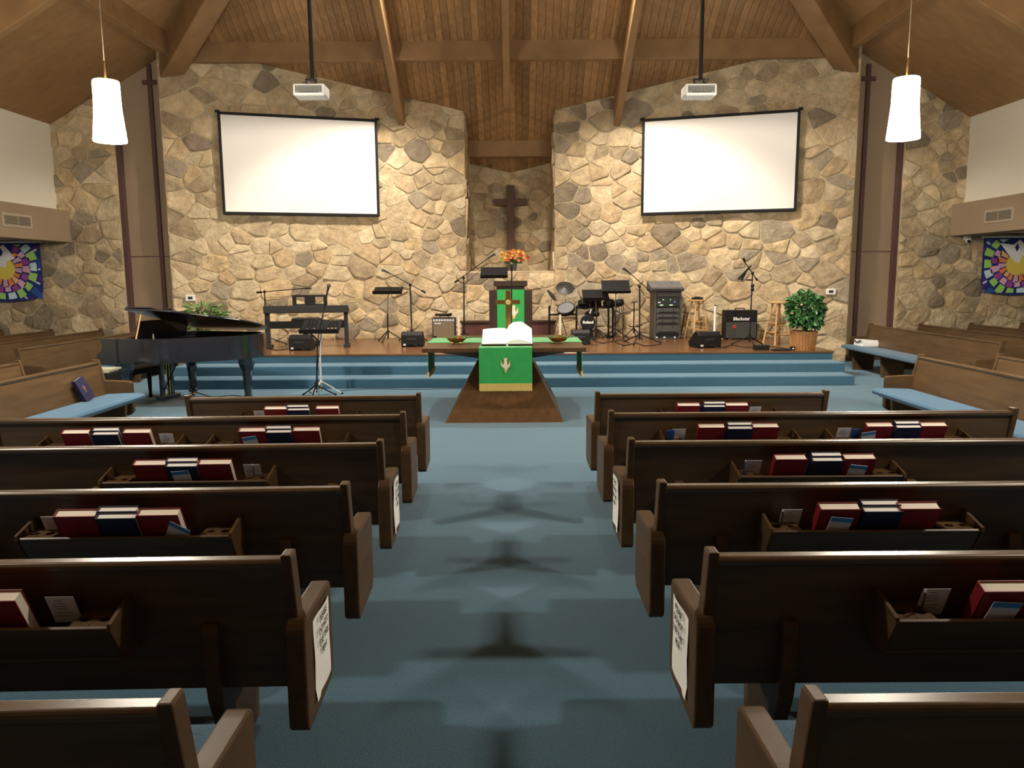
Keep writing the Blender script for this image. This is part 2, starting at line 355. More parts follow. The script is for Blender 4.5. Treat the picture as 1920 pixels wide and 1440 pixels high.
for sx, side in ((-1, 'left'), (1, 'right')):
    # angled wing wall, from the niche (a=.9) to the tan panel (a=6.22)
    a0, a1 = .90, 6.22
    nrm = Vector((-sx*.3, -1, 0)).normalized()
    def fw(a, z, h, sx=sx, nrm=nrm): return Vector((XC+sx*a, Dw(a), z)) + nrm*h
    back = Vector((0, .25, 0))
    q = [fw(a0, 0, 0), fw(a1, 0, 0), fw(a1, zc(Dw(a1))+.05, 0), fw(a0, zc(Dw(a0))+.05, 0)]
    q2 = [q[0]+Vector((0, 1.7, 0)), q[1]+back, q[2]+back, q[3]+Vector((0, 1.7, 0))]
    wl = MB().hexa(q, q2).build('wall_front_'+side, 'mortar'); struct(wl, 'tall rubble stone wall behind the stage, '+('on the piano side' if sx < 0 else 'on the potted plant side'), 'wall')
    # slope of the roof along the wall: z <= zc(Dw(a)) is linear in a
    za, zb = zc(Dw(a0)), zc(Dw(a1))
    outl = [(a0, 0), (a1, 0), (a1, zb), (a0, za)]
    NST[side] = make_stones(wl, outl, fw, 330, 11+sx, keep=lambda a, z: z > .36 or a > 4.95)
    make_stones(wl, [(15.86, 1.72), (17.2, 1.72), (17.2, zc(17.2)), (15.86, zc(15.86))], lambda u, z, h, sx=sx: Vector((XC+sx*(.90-h), u, z)), 24, 71+sx)
    # outer stone wall beyond the tan panel
    def fo(a, z, h, sx=sx): return Vector((XC+sx*a, D_OUT-h, z))
    wo = MB().prism([(7.17, 0), (11.5, 0), (11.5, 2.36), (8.45, 2.36), (8.45, zs(8.45)+.05), (7.17, zs(7.17)+.05)], lambda a, z, t, sx=sx: (XC+sx*a, D_OUT+t, z), 0, .25).build('wall_outer_'+side, 'mortar')
    struct(wo, 'narrow rubble stone wall beside the tall tan panel, '+('on the piano side' if sx < 0 else 'on the potted plant side'), 'wall')
    NST['o'+side] = make_stones(wo, [(7.17, 0), (11.2, 0), (11.2, zs(11.2)), (7.17, zs(7.17))], fo, 230, 31+sx, keep=lambda a, z: z > .45 and (a < 8.4 or z < 2.4))
    # tan panel between the stone walls
    pa = MB().box(XC+min(sx*6.0, sx*7.3), XC+max(sx*6.0, sx*7.3), D_OUT+.12, D_OUT+.25, 0, 6.0).build('wall_panel_'+side, 'tan_panel')
    struct(pa, 'tall tan painted panel between two stone walls, '+('behind the grand piano' if sx < 0 else 'behind the potted plant'), 'wall')
    for aa, ww in ((7.13, .10), (6.24, .10)):
        MB().box(XC+sx*aa-ww/2, XC+sx*aa+ww/2, D_OUT+.03, D_OUT+.12, 0, zs(aa)+.05).build('edge_trim', 'trim_brown', pa, bevel=.008)
    MB().box(XC+sx*6.68-.5, XC+sx*6.68+.5, D_OUT+.112, D_OUT+.12, 2.02, 2.035).build('panel_seam', 'trim_brown', pa)
    MB().box(XC+sx*6.68-.5, XC+sx*6.68+.5, D_OUT+.07, D_OUT+.12, 0, .1).build('base_trim', 'trim_brown', pa)
    # tall slim cross fixed to the panel
    ct = at_y(278 if sx < 0 else 1630, 120, D_OUT+.08); cb = at_y(278 if sx < 0 else 1628, 155 if sx < 0 else 148, D_OUT+.08)
    cr = thing('wall_cross', 'tall slim brown cross on the tan panel '+('behind the grand piano' if sx < 0 else 'behind the potted plant'), 'cross', (ct.x, D_OUT+.085, .05))
    MB().box(-.035, .035, -.03, .036, 0, ct.z-.05).build('upright', 'trim_brown', cr, bevel=.006)
    MB().box(-.125, .125, -.034, -.002, cb.z-.05-.04, cb.z-.05+.04).build('crossbar', 'trim_brown', cr, bevel=.006)
    # white clerestory wall, soffit box, side aisle
    X = lambda a, sx=sx: XC+sx*a
    def bx(a, b, *k): return MB().box(min(X(a), X(b)), max(X(a), X(b)), *k)
    struct(bx(8.31, 8.45, -6, D_OUT, 2.8, zs(8.31)+.02).build('wall_'+side, 'white_paint'), 'white upper side wall above the tan soffit, '+('above the banner on the piano side' if sx < 0 else 'above the banner beside the small camera'), 'wall')
    tr = bx(8.08, 8.5, -6, D_OUT-.02, 2.29, 2.86).build('trim_'+('1' if sx < 0 else '2'), 'tan_paint', bevel=.01)
    struct(tr, 'tan soffit box along the side wall with an air vent, '+('piano side' if sx < 0 else 'potted plant side'), 'soffit')
    bx(8.4, 11.6, -6, D_OUT-.02, 2.34, 2.45).build('soffit_panel', 'white_paint', tr)
    struct(bx(11.5, 11.7, -6, D_OUT+.2, 0, 2.45).build('wall_aisle_'+side, 'white_paint'), 'low outer wall of the side aisle, '+('piano side' if sx < 0 else 'potted plant side'), 'wall')
# niche: two planes meeting in a shallow V
for sx, side in ((-1, 'left'), (1, 'right')):
    def fn_(a, z, h, sx=sx): return Vector((XC+sx*a, 17.5-.33*a-h, z))
    ni = MB().hexa([fn_(0, 1.6, 0), fn_(1.1, 1.6, 0), fn_(1.1, 4.5, 0), fn_(0, 4.5, 0)], [fn_(0, 1.6, -.2), fn_(1.1, 1.6, -.2), fn_(1.1, 4.5, -.2), fn_(0, 4.5, -.2)]).build('wall_niche_'+side, 'mortar')
    struct(ni, 'recessed stone niche wall behind the cross, '+('nearer the grand piano' if sx < 0 else 'nearer the drum kit'), 'wall')
    make_stones(ni, [(0, 1.7), (.97, 1.7), (.97, zc(17.2)), (0, zc(17.5))], fn_, 34, 51+sx)
nb = MB().box(XC-1.05, XC+1.05, 15.9, 17.6, 0, 1.70).build('wall_niche_base', 'mortar')
struct(nb, 'low stone wall with a ledge under the niche', 'wall')
make_stones(nb, [(XC-.93, .4), (XC+.93, .4), (XC+.93, 1.70), (XC-.93, 1.70)], lambda u, z, h: Vector((u, 15.9-h, z)), 30, 61)
MB().box(XC-.95, XC+.95, 15.89, 17.4, 1.69, 1.722).build('ledge_slab', 'mortar', nb, bevel=.008)
struct(MB().box(-12, 12, -6.3, -6, 0, 9.5).build('wall_rear', 'rear_paint'), 'plain rear wall of the hall', 'wall')

# ---- ceiling: hip roof
ce = MB()
ap = (XC, 8.26, zc(8.26))
def hipD(a): return (a+8.22)/.995
up = Vector((0, 0, .03))
for sx in (-1, 1):
    P = [Vector(ap), Vector((XC, -6.2, zs(0))), Vector((XC+sx*8.7, -6.2, zs(8.7))), Vector((XC+sx*8.7, hipD(8.7), zs(8.7)))]
    ce.hexa(P, [p+Vector((0, 0, .2)) for p in P])
ceil = ce.build('ceiling', 'side_ceiling'); struct(ceil, 'brown timber hip roof ceiling with beams', 'ceiling')
P = [Vector(ap)+up*2, Vector((XC-9.6, 17.9, zc(17.9)))+up*2, Vector((XC+9.6, 17.9, zc(17.9)))+up*2]
MB().add(P+[p+Vector((0, 0, .1)) for p in P], [(0, 1, 2), (5, 4, 3), (0, 3, 4, 1), (1, 4, 5, 2), (2, 5, 3, 0)]).build('roof_deck', 'ceil_back', ceil)
PW = .128
for i in range(-51, 52):
    xa, xb = i*PW+.003, (i+1)*PW-.003
    a_in = min(abs(xa), abs(xb)); am = (abs(xa)+abs(xb))/2
    lo = 17.7 if am < 1.2 else Dw(am)+.12
    if hipD(a_in) > lo-.05: continue
    vs = []
    for dz in (0, .05):
        for x_, dd in ((xa, 'h'), (xb, 'h'), (xb, 'l'), (xa, 'l')):
            D = hipD(abs(x_)) if dd == 'h' else lo
            vs.append(Vector((XC+x_, D, zc(D)+dz)))
    c = sum(vs, Vector())/8
    MB().hexa([v-c for v in vs[:4]], [v-c for v in vs[4:]]).build('plank', 'plank', ceil, loc=c)
def beam(p, q, w, d, name='beam', mt='beam', updir=(0, 0, 1)):
    """p,q on the ceiling surface; beam hangs d below, vertical cut ends"""
    p, q = Vector(p), Vector(q); h = (q-p); h.z = 0; s = Vector((h.y, -h.x, 0)).normalized()*(w/2)
    dn = Vector((0, 0, -d)); c = (p+q)/2
    return MB().hexa([v-c for v in (p+dn-s, p+dn+s, q+dn+s, q+dn-s)], [v-c for v in (p-s, p+s, q+s, q-s)]).build(name, mt, ceil, bevel=.012, loc=c)
E_ = Vector((0, 0, .04))
for sx in (-1, 1):
    Dl = 14.42; al = .995*Dl-8.22
    beam(Vector((XC+sx*al, Dl, zc(Dl)))+E_, Vector((XC+sx*.15, 8.4, zc(8.4)))+E_, .36, .62, 'hip_beam')
    beam((XC+sx*2.09, 15.46, zc(15.46)+.04), (XC+sx*2.09, hipD(2.09), zc(hipD(2.09))+.04), .13, .62, 'rafter')
    # side bay purlin and rafters
    beam((XC+sx*5.95, 14.15, zs(5.95)+.06), (XC+sx*5.95, -6, zs(5.95)+.06), .16, .36, 'purlin')
    for Dr in (10.78, 7.3, 3.8, .3):
        beam((XC+sx*8.3, Dr, zs(8.3)+.04), (XC+sx*.2, Dr, zs(.2)+.04), .14, .5, 'rafter')
beam((XC-.04, 14.95, zc(14.95)+.04), (XC-.04, 8.4, zc(8.4)+.04), .12, .62, 'rafter')
beam((XC-5.9, 14.36, zc(14.36)+.06), (XC+5.9, 14.36, zc(14.36)+.06), .15, .34, 'purlin')
beam((XC-1.0, 16.65, zc(16.65)+.06), (XC+1.0, 16.65, zc(16.65)+.06), .15, .34, 'purlin')
beam((XC, 8.4, zs(0)+.1), (XC, -6, zs(0)+.1), .2, .6, 'ridge_beam')
print('STONES', NST)

# ================================================================== PEWS
ORD = ['first', 'second', 'third', 'fourth', 'fifth', 'sixth']
def arc(cx, cy, r, a0, a1, n=4): return [(cx+r*math.cos(R_(a0+(a1-a0)*i/n)), cy+r*math.sin(R_(a0+(a1-a0)*i/n))) for i in range(n+1)]
END_PROF = [(.02, .17), (.345, .17), (.385, .21), (.385, .51)] + arc(.355, .508, .03, 20, 90, 3) + [(.12, .548)] + arc(.045, .503, .045, 90, 180, 4) + [(0, .19)]
CAP_PROF = [(.14, .40), (.055, .772), (-.012, .772), (.075, .40)]
BACK_PROF = [(.10, .28), (.135, .28), (.052, .738), (.016, .738)]
SUP_PROF = [(.17, 0), (.10, .12), (.045, .26), (.028, .36), (.028, .50)] + arc(.053, .505, .025, 170, 90, 2) + [(.07, .53), (.105, .36), (.13, .332), (.43, .33), (.40, 0)]
def rear_y(z): return .10-.084*(z-.28)/.458
SUP_SIDE = [(.07, 0), (.05, .26), (.028, .36), (.028, .50)] + SUP_PROF[5:]
def make_pew(label, loc, rz, L, sx=1, sup=(), racks=(), end0=True, end1=True, group=None, sprof=None):
    """local: x from 0 (first end) to sx*L, +y towards the seat front, rear of the end panel at y=0"""
    t = thing('pew', label, 'pew', loc, rz, group)
    fx = lambda a, b, x: (sx*x, a, b)
    for on, x0 in ((end0, 0), (end1, L-.065)):
        if not on: continue
        MB().prism(END_PROF, fx, x0, x0+.065).build('end_panel', 'pew_pale', t, bevel=.007)
        c0 = x0+.03 if x0 == 0 else x0+.003
        MB().prism(CAP_PROF, fx, c0, c0+.034).build('back_cap', 'pew_pale', t, bevel=.006)
    i0, i1 = (.06 if end0 else 0), L-(.06 if end1 else 0)
    MB().prism(BACK_PROF, fx, i0, i1).build('backrest', 'pew', t)
    MB().prism([(.006, .722), (.060, .722), (.062, .742), (.052, .752), (.012, .752), (.002, .742)], fx, i0, i1).build('top_rail', 'rail', t, bevel=.004)
    MB().prism([(.13, .325), (.45, .325), (.45, .35), (.13, .35)], fx, i0, i1).build('seat_board', 'pew', t)
    MB().prism([(.12, .35), (.50, .35), (.525, .36), (.53, .385), (.515, .405), (.46, .415), (.30, .412), (.13, .405)], fx, i0, i1).build('seat_cushion', 'cushion', t, smooth=True)
    for x in sup: MB().prism(sprof or SUP_PROF, fx, x-.025, x+.025).build('support', 'pew_pale', t, bevel=.006)
    for xc in racks:
        w = .42; a, b = xc-w, xc+w
        rk = MB().prism([(-.032, .458), (-.106, .588), (-.096, .594), (-.018, .462)], fx, a, b).build('book_rack', 'pew', t, bevel=.002)
        rk['label'] = 'wooden book rack on the back of the pew'
        MB().prism([(-.030, .452), (.072, .452), (.068, .464), (-.024, .464)], fx, a, b).build('rack_floor', 'pew', rk)
        for x0 in (a-.012, b):
            MB().prism([(.070, .445), (-.034, .450), (-.110, .582), (-.106, .602), (.036, .640)], fx, x0, x0+.012).build('rack_side', 'pew_pale', rk)
        for x0 in (a+.005, b-.125):
            cs_ = MB(); nh = 16
            for c0, c1 in ((x0, x0+.06), (x0+.06, x0+.12)):
                cxh, cyh, hx, hy = (c0+c1)/2, -.0225, .03, .0675
                vs_ = []
                for z_ in (.580, .590):
                    for q_ in range(nh):
                        t_ = 2*math.pi*q_/nh; ca, sa = math.cos(t_), math.sin(t_); m_ = min(hx/max(abs(ca), 1e-6), hy/max(abs(sa), 1e-6))
                        vs_.append((sx*(cxh+ca*m_), cyh+sa*m_, z_)); vs_.append((sx*(cxh+.018*ca), -.04+.018*sa, z_))
                fs_ = []
                for q_ in range(nh):
                    o_, p_ = 2*q_, 2*((q_+1) % nh); T = 2*nh
                    fs_ += [(o_, p_, p_+1, o_+1), (T+o_, T+o_+1, T+p_+1, T+p_), (o_+1, p_+1, T+p_+1, T+o_+1), (o_, T+o_, T+p_, p_)]
                cs_.add(vs_, fs_)
            cs_.build('cup_shelf', 'pew_pale', rk)
    return t
ROWD = [5.59, 4.785, 3.945, 3.095, 2.28, 1.45]
PEWS = {}
RACKPX = {(-1, 0): [560], (-1, 1): [218, 524], (-1, 2): [360], (-1, 3): [255], (-1, 4): [-20], (-1, 5): [],
          (1, 0): [1345], (1, 1): [1362, 1675], (1, 2): [1523], (1, 3): [1618], (1, 4): [1900], (1, 5): []}
SIDE = {-1: 'piano side', 1: 'potted plant side'}
NOTE = {2: ', notice taped on', 4: ', notice taped on'}
for sx in (-1, 1):
    x0 = -.664 if sx < 0 else .565
    rz = R_(1.6) if sx < 0 else R_(.2)
    for k, D in enumerate(ROWD):
        L = (1.78 if k == 0 else 2.65)
        racks = []
        for p in RACKPX[(sx, k)]:
            q = at_y(p, 1000, D); # x at that distance, height of about .55
            d = ray(p, 720); zcam = D*math.cos(PITCH)+1.05*math.sin(PITCH)
            racks.append(abs((p-963)/F_PX*zcam - x0))
        racks = [r for r in racks if r < L+.6]
        LL = max([L]+[r+.6 for r in racks])
        PEWS[(sx, k)] = make_pew('dark pew, %s from the communion table, %s of the aisle%s' % (ORD[k], SIDE[sx], NOTE.get(k, '')), (x0, D, 0), rz, LL, sx, sup=[.31, 1.55] + ([2.5] if LL > 2.6 else []), racks=racks, group='centre pews')
# side pews face the centre aisle
for sx in (-1, 1):
    for blk, xs, yfar, ln in (('rear', (4.40, 5.24), 8.15, 3.6), ('front', (6.24, 7.10, 7.96, 8.84), 13.3, 3.7)):
        for j, a in enumerate(xs):
            # local +y (seat front) points to the hall axis; local x runs along world y
            rz = R_(90) if sx > 0 else R_(-90)
            # far end carries local x=0 so that both ends exist
            ox = XC + sx*(a+.0); dirx = -1 if sx > 0 else 1
            lab = 'side pew %s %s, %s from the centre, %s' % ('with blue seat', 'by the stage' if blk == 'front' else 'by the centre pews', ORD[j], SIDE[sx])
            make_pew(lab, (ox, yfar, 0), rz, ln, dirx, sup=[.28, 1.3, 2.4, 3.4], group='side pews', sprof=SUP_SIDE)

# ================================================================== BOOKS, CARDS IN THE RACKS
def pew_pt(sx, k, px, z, ylocal):
    """local x on pew (sx,k) under picture column px, for a point at height z"""
    t = PEWS[(sx, k)]; D = ROWD[k]; x0 = t.location.x
    zc_ = (D)*math.cos(PITCH)+(CAM_H-z)*math.sin(PITCH)
    X = (px-963.6+ (z-1.0)*0)/F_PX*zc_
    return Vector((X, D + (X-x0)*math.tan(t.rotation_euler.z) + ylocal, z)), t.rotation_euler.z
def book(name, label, cat, pos, rz, w, h, th, cover, page, lean, group, emblem=None, tilt=0, spine=-1):
    t = thing(name, label, cat, pos, 0, group); t.rotation_euler = (-lean, tilt, rz)
    c = MB(); b = .003
    c.box(-w/2, w/2, -th/2, -th/2+b, 0, h).box(-w/2, w/2, th/2-b, th/2, 0, h)
    c.box(*((-w/2, -w/2+b) if spine < 0 else (w/2-b, w/2)), -th/2, th/2, 0, h)
    c.build('cover', cover, t)
    MB().box(-w/2+.002, w/2-.004, -th/2+b, th/2-b, .004, h-.005).build('pages', page, t)
    if emblem:
        e = MB().box(-.006, .006, -th/2-.0006, -th/2, h*.35, h*.68).box(-.022, .022, -th/2-.0006, -th/2, h*.54, h*.58)
        e.build('cover_print', emblem, t)
    return t
def where(sx, k, extra=''): return '%s %s pew' % (ORD[k], SIDE[sx])
CARDN = [0]
def card(sx, k, px, lab='small white pew card', wd=.085, ht=.112, tilt=0, y=.02, z=.555, pen=False):
    p, rz = pew_pt(sx, k, px, z, y)
    t = thing('pew_card', '%s in the rack, %s' % (lab, where(sx, k)), 'card', p, 0, 'pew cards'); t.rotation_euler = (R_(24), tilt, rz)
    MB().box(-wd/2, wd/2, -.001, .001, 0, ht).build('sheet', 'card', t)
    m = MB()
    for i, (z0, ww) in enumerate(((.86, .30), (.74, .5), (.64, .6), (.54, .42), (.38, .7), (.26, .55))):
        m.box(-wd*.1-wd*ww*.4, -wd*.1+wd*ww*.5, -.0016, -.001, ht*z0-.0018, ht*z0+.0018)
    m.build('print_line', 'grey_print', t)
def leaflet(sx, k, px, tilt, y=-.053, z=.545, wd=.088, ht=.115, txt='beside the books'):
    p, rz = pew_pt(sx, k, px, z, y)
    t = thing('leaflet', 'pale blue headed leaflet %s, %s' % (txt, where(sx, k)), 'leaflet', p, 0, 'blue headed leaflets'); t.rotation_euler = (R_(27), tilt, rz)
    MB().box(-wd/2, wd/2, -.001, .001, 0, ht).build('sheet', 'card', t)
    MB().box(-wd/2, wd/2, -.0018, -.001, ht*.80, ht).build('heading', 'blue_print', t)
def trio(sx, k, reds, navy, rackname=''):
    lean = R_(-27)
    for i, px in enumerate(reds):
        p, rz = pew_pt(sx, k, px, .62, .016); p.z = .492
        book('hymnal', 'red hymnal %s the navy bibles, %srack, %s' % ('aisle side of' if (i == 0) == (sx > 0) else 'wall side of', rackname, where(sx, k)), 'book', p, rz, .165, .222, .044, 'red_cover', 'page', lean, 'red hymnals', 'red_cover')
    if navy:
        for j, (dy, dh, nm) in enumerate(((-.004, 0, 'front'), (.036, .022, 'rear'))):
            p, rz = pew_pt(sx, k, navy+(1 if j == 0 else 3*sx), .62, dy); p.z = .497
            book('pew_bible', '%s navy bible of the pair, %srack, %s' % (nm, rackname, where(sx, k)), 'book', p, rz, .158, .205+dh, .034, 'navy_cover', 'page_white', lean, 'navy pew bibles')
# left block
trio(-1, 0, (524, 618), 565); card(-1, 0, 490)
trio(-1, 1, (163, 273), 217, 'outer '); card(-1, 1, 318)
trio(-1, 1, (482, 580), 530, 'inner '); leaflet(-1, 1, 482, R_(-8), txt='by a red hymnal, inner rack')
trio(-1, 2, (298, 415), 356); leaflet(-1, 2, 358, R_(-4), txt='against the navy bibles'); card(-1, 2, 475, 'white pew card with a pen')
trio(-1, 3, (168, 316), 242); card(-1, 3, 110); leaflet(-1, 3, 338, R_(28), txt='leaning out beside the red hymnal')
trio(-1, 4, (-190, 22), -80); card(-1, 4, 125)
# right block
trio(1, 0, (1284, 1373), 1330); card(1, 0, 1412)
trio(1, 1, (1325, 1424), 1376, 'inner '); card(1, 1, 1269, 'white pew card of the inner rack')
trio(1, 1, (1634, 1733), 1685, 'outer '); card(1, 1, 1577, 'white pew card of the outer rack'); leaflet(1, 1, 1616, R_(-9), txt='by a red hymnal, outer rack')
trio(1, 2, (1468, 1594), 1533); card(1, 2, 1407); leaflet(1, 2, 1586, R_(6), txt='against a red hymnal')
trio(1, 3, (1553, 1698), 1628); card(1, 3, 1476); leaflet(1, 3, 1550, R_(5), txt='against a red hymnal')
trio(1, 4, (1850, 2050), 1955); card(1, 4, 1740); leaflet(1, 4, 1838, R_(3), txt='against a red hymnal')
# small blue booklets beside the cards, pens
for sx, k, px in ((1, 0, 1307), (1, 1, 1252), (1, 1, 1597)):
    p, rz = pew_pt(sx, k, px, .60, .02); p.z = .50
    book('booklet', 'thin blue booklet %s, %s' % ('beside the navy bibles' if k == 0 else ('beside the card, inner rack' if px < 1400 else 'beside the card, outer rack'), where(sx, k)), 'booklet', p, rz, .05, .19 if k == 0 else .17, .012, 'blue_cover', 'page_white', R_(-25), 'blue booklets')
for sx, k, px, c in ((-1, 2, 480, 'ink'), (1, 2, 1389, 'blue_cover'), (1, 3, 1456, 'ink'), (1, 4, 1712, 'ink')):
    p, rz = pew_pt(sx, k, px, .60, -.03); p.z = .575
    t = thing('pencil', 'short %s pencil standing in the rack, %s' % ('blue' if c == 'blue_cover' else 'dark', where(sx, k)), 'pencil', p, rz, 'pew pencils'); t.rotation_euler.x = R_(14)
    MB().tube((0, 0, 0), (0, 0, .085), .004, .004, 6).build('barrel', c, t); MB().tube((0, 0, .085), (0, 0, .095), .004, .002, 6).build('tip', 'card', t)

# taped notices on the pew ends
for sx in (-1, 1):
    for k in (2, 4):
        pw = PEWS[(sx, k)]; rz = pw.rotation_euler.z
        o = thing('notice', 'white printed notice taped to the aisle end, %s' % where(sx, k), 'notice', (pw.location.x - sx*.004, ROWD[k], 0), rz, 'pew notices')
        mb = MB(); n = 6; y0, y1, z0, z1 = .095, .31, .225, .505
        vs = []; off = -sx
        for j in range(n+1):
            for i in range(n+1):
                u, v = i/n, j/n
                vs.append((off*(.001+.004*math.sin(u*5+k)*math.sin(v*4+1)**2 + (.006 if v < .12 and u < .3 else 0)), y0+(y1-y0)*u, z0+(z1-z0)*v))
        back = [(x - off*.0012, y, z) for x, y, z in vs]; q = len(vs)
        fs = []
        for j in range(n):
            for i in range(n):
                a = j*(n+1)+i; fs += [(a, a+1, a+n+2, a+n+1), (q+a+n+1, q+a+n+2, q+a+1, q+a)]
        mb.add(vs+back, fs).build('sheet', 'paper', o, smooth=True)
        xd = (0, 1, 0) if sx < 0 else (0, -1, 0)
        text_mesh('lettering', 'PLEASE\nDO NOT\nUSE THIS\nPEW', .033, 'ink', o, frame(Vector((off*.0085, (y0+y1)/2, (z0+z1)/2+.06)), xd, (0, 0, 1)), .0004, line=1.2)

# ================================================================== PENDANT LAMPS
def pendant(label, loc, zb, zt, rad, sh='shade'):
    x, y = loc; zroof = zs(abs(x-XC))-.0
    t = thing('pendant_lamp', label, 'lamp', (x, y, zb), 0, 'white pendant lamps'); H = zt-zb
    prof = [(rad, 0), (rad*1.02, .02*H), (rad*.98, .1*H), (rad*.88, .38*H), (rad*.82, .6*H), (rad*.80, .97*H), (rad*.76, H), (.02, H)]
    MB().lathe(prof, (0, 0, 0), 28, close=False).build('lamp_shade', sh, t, smooth=True)
    ld = bpy.data.lights.new('bulb', 'POINT'); ld.energy = BULB; ld.color = (1, .90, .74); ld.shadow_soft_size = .06
    lo = bpy.data.objects.new('bulb', ld); COL.objects.link(lo); lo.parent = t; lo.location = (0, 0, .015)
    MB().tube((0, 0, H), (0, 0, H+.18), .012, .006, 8).build('stem', 'brass', t)
    MB().tube((0, 0, H+.15), (0, 0, zroof-zb+.02), .0045, .0045, 6).build('cord', 'tan_paint', t)
    MB().lathe([(.06, 0), (.05, .03)], (0, 0, zroof-zb-.02), 12).build('canopy', 'brass', t)
    return t
for (px0, y0, y1), nm in (((207, 152, 266), 'between the piano and the centre pews'), ((1693, 147, 261), 'above the pews on the potted plant side')):
    pt, pb = at_y(px0, y0, 7.5), at_y(px0, y1, 7.5)
    pendant('lit white glass pendant lamp hanging '+nm, (pb.x, 7.5), pb.z, pt.z, .145)

# ================================================================== COMMUNION TABLE AND WHAT STANDS ON IT
TZ = .83
TX0, TX1, TY0, TY1 = -1.03, .80, 8.50, 10.36
TCX = (TX0+TX1)/2
tb = thing('communion_table', 'dark wooden communion table with a flared pyramid base in the centre aisle', 'table', (TCX, 9.43, 0))
hw = (TX1-TX0)/2
def q4(w, d, z, dy=0): return [(-w, -d+dy, z), (w, -d+dy, z), (w, d+dy, z), (-w, d+dy, z)]
MB().box(-hw, hw, TY0-9.43, TY1-9.43, TZ-.05, TZ).build('table_top', 'table_wood', tb, bevel=.006)
MB().hexa(q4(.31, .42, .66), q4(.80, .82, TZ-.05)).build('flared_support', 'table_wood', tb)
MB().hexa(q4(.66, 1.0, 0), q4(.305, .42, .665)).build('pyramid_base', 'table_wood', tb)
# green runner across the table and frontal
rn = thing('altar_runner', 'green runner lying across the communion table, hanging at both ends', 'cloth', (TCX, 9.55, TZ))
MB().box(-hw-.006, hw+.006, -.36, .37, 0, .004).build('cloth', 'green_cloth', rn)
for s in (-1, 1):
    dr = MB(); n = 8
    for i in range(n):
        y0, y1 = -.36+.73*i/n, -.36+.73*(i+1)/n
        o0, o1 = .014*math.sin(i*1.7), .014*math.sin((i+1)*1.7)
        xa = s*(hw+.008)
        dr.hexa([(xa+s*o0*.9, y0, -.36), (xa+s*o1*.9, y1, -.36), (xa+s*(o1*.9+.004), y1, -.36), (xa+s*(o0*.9+.004), y0, -.36)], [(xa-s*.002, y0, .004), (xa-s*.002, y1, .004), (xa+s*.003, y1, .004), (xa+s*.003, y0, .004)])
    dr.build('hanging_end', 'green_cloth', rn)
    MB().box(s*(hw+.012)-.012, s*(hw+.012)+.012, -.36, .37, -.42, -.355).build('fringe', 'gold_fringe', rn)
fx0, fx1 = at_y(898, 690, 8.46).x, at_y(998, 690, 8.46).x
fr = thing('altar_frontal', 'bright green frontal with a white dove and gold fringe hanging from the communion table', 'cloth', ((fx0+fx1)/2, 8.49, TZ))
w2 = (fx1-fx0)/2
MB().box(-w2, w2, -.012, .62, .004, .008).build('top_cloth', 'green_cloth', fr)
MB().box(-w2, w2, -.016, -.010, -.40, .008).build('hanging_cloth', 'green_cloth', fr, bevel=.002)
fg = MB()
for i in range(60):
    x = -w2+2*w2*(i+.5)/60; fg.box(x-w2/62, x+w2/62, -.019, -.012, -.475-.004*(i % 3), -.395)
f_ = fg.build('fringe', 'gold_fringe', fr); f_['kind'] = 'stuff'
def dove(parent, cx, y, cz, s):
    P = lambda pts: [(cx+a*s, cz+b*s) for a, b in pts]
    f = lambda a, b, t: (a, t, b)
    MB().prism(P([(-.62, .75), (-.38, .15), (-.30, .12), (-.20, .55), (-.27, .95), (.27, .95), (.20, .55), (.30, .12), (.38, .15), (.62, .75), (.66, -.05), (.30, -.50), (.18, -.95), (-.10, -1.0), (-.22, -.5), (-.64, -.05)]), f, y-.004, y).build('dove_outline', 'emblem_gold', parent)
    MB().prism(P([(-.56, .55), (-.40, .08), (-.24, 0), (-.14, .50), (-.20, .88), (.20, .88), (.14, .50), (.24, 0), (.40, .08), (.56, .55), (.56, -.05), (.20, -.40), (.06, -.75), (-.10, -.40), (-.56, -.05)]), f, y-.007, y-.003).build('dove', 'emblem_white', parent)
dove(fr, 0, -.016, -.19, .085)
# open bible
bb = thing('open_bible', 'large open bible with white pages on the communion table', 'book', (at_y(951, 640, 8.75).x, 8.80, TZ+.009))
MB().box(-.29, .29, -.17, .19, 0, .022).build('book_rest', 'dark_wood', bb, bevel=.004)
def page_block(pts):
    n = len(pts); tilt = .14
    v = [(x, -.16, z*.55+.022) for x, z in pts] + [(x, .18, z+tilt+.022) for x, z in pts]
    lo = [(pts[0][0], -.16, .02), (pts[-1][0], -.16, .02), (pts[-1][0], .18, .12), (pts[0][0], .18, .12)]
    fs = [(i, i+1, n+i+1, n+i) for i in range(n-1)]
    fs += [tuple(range(n-1, -1, -1))+(2*n, 2*n+1), tuple(range(n, 2*n))+(2*n+2, 2*n+3), (0, n, 2*n+3, 2*n), (n-1, 2*n+1, 2*n+2, 2*n-1), (2*n, 2*n+3, 2*n+2, 2*n+1)]
    return MB().add(v+lo, fs)
page_block([(-.285, .005), (-.2, .015), (-.1, .02), (-.03, .018), (-.005, .004)]).build('left_pages', 'bible_page', bb, smooth=True)
page_block([(-.005, .004), (.02, .05), (.07, .085), (.13, .092), (.17, .09), (.285, .012)]).build('right_pages', 'bible_page', bb, smooth=True)
MB().hexa([(-.29, -.165, .01), (.29, -.165, .01), (.29, .19, .11), (-.29, .19, .11)], [(-.29, -.165, .022), (.29, -.165, .022), (.29, .19, .125), (-.29, .19, .125)]).build('cover', 'black', bb)
MB().box(-.012, .012, -.176, -.168, -.002, .035).build('ribbon', 'card', bb)
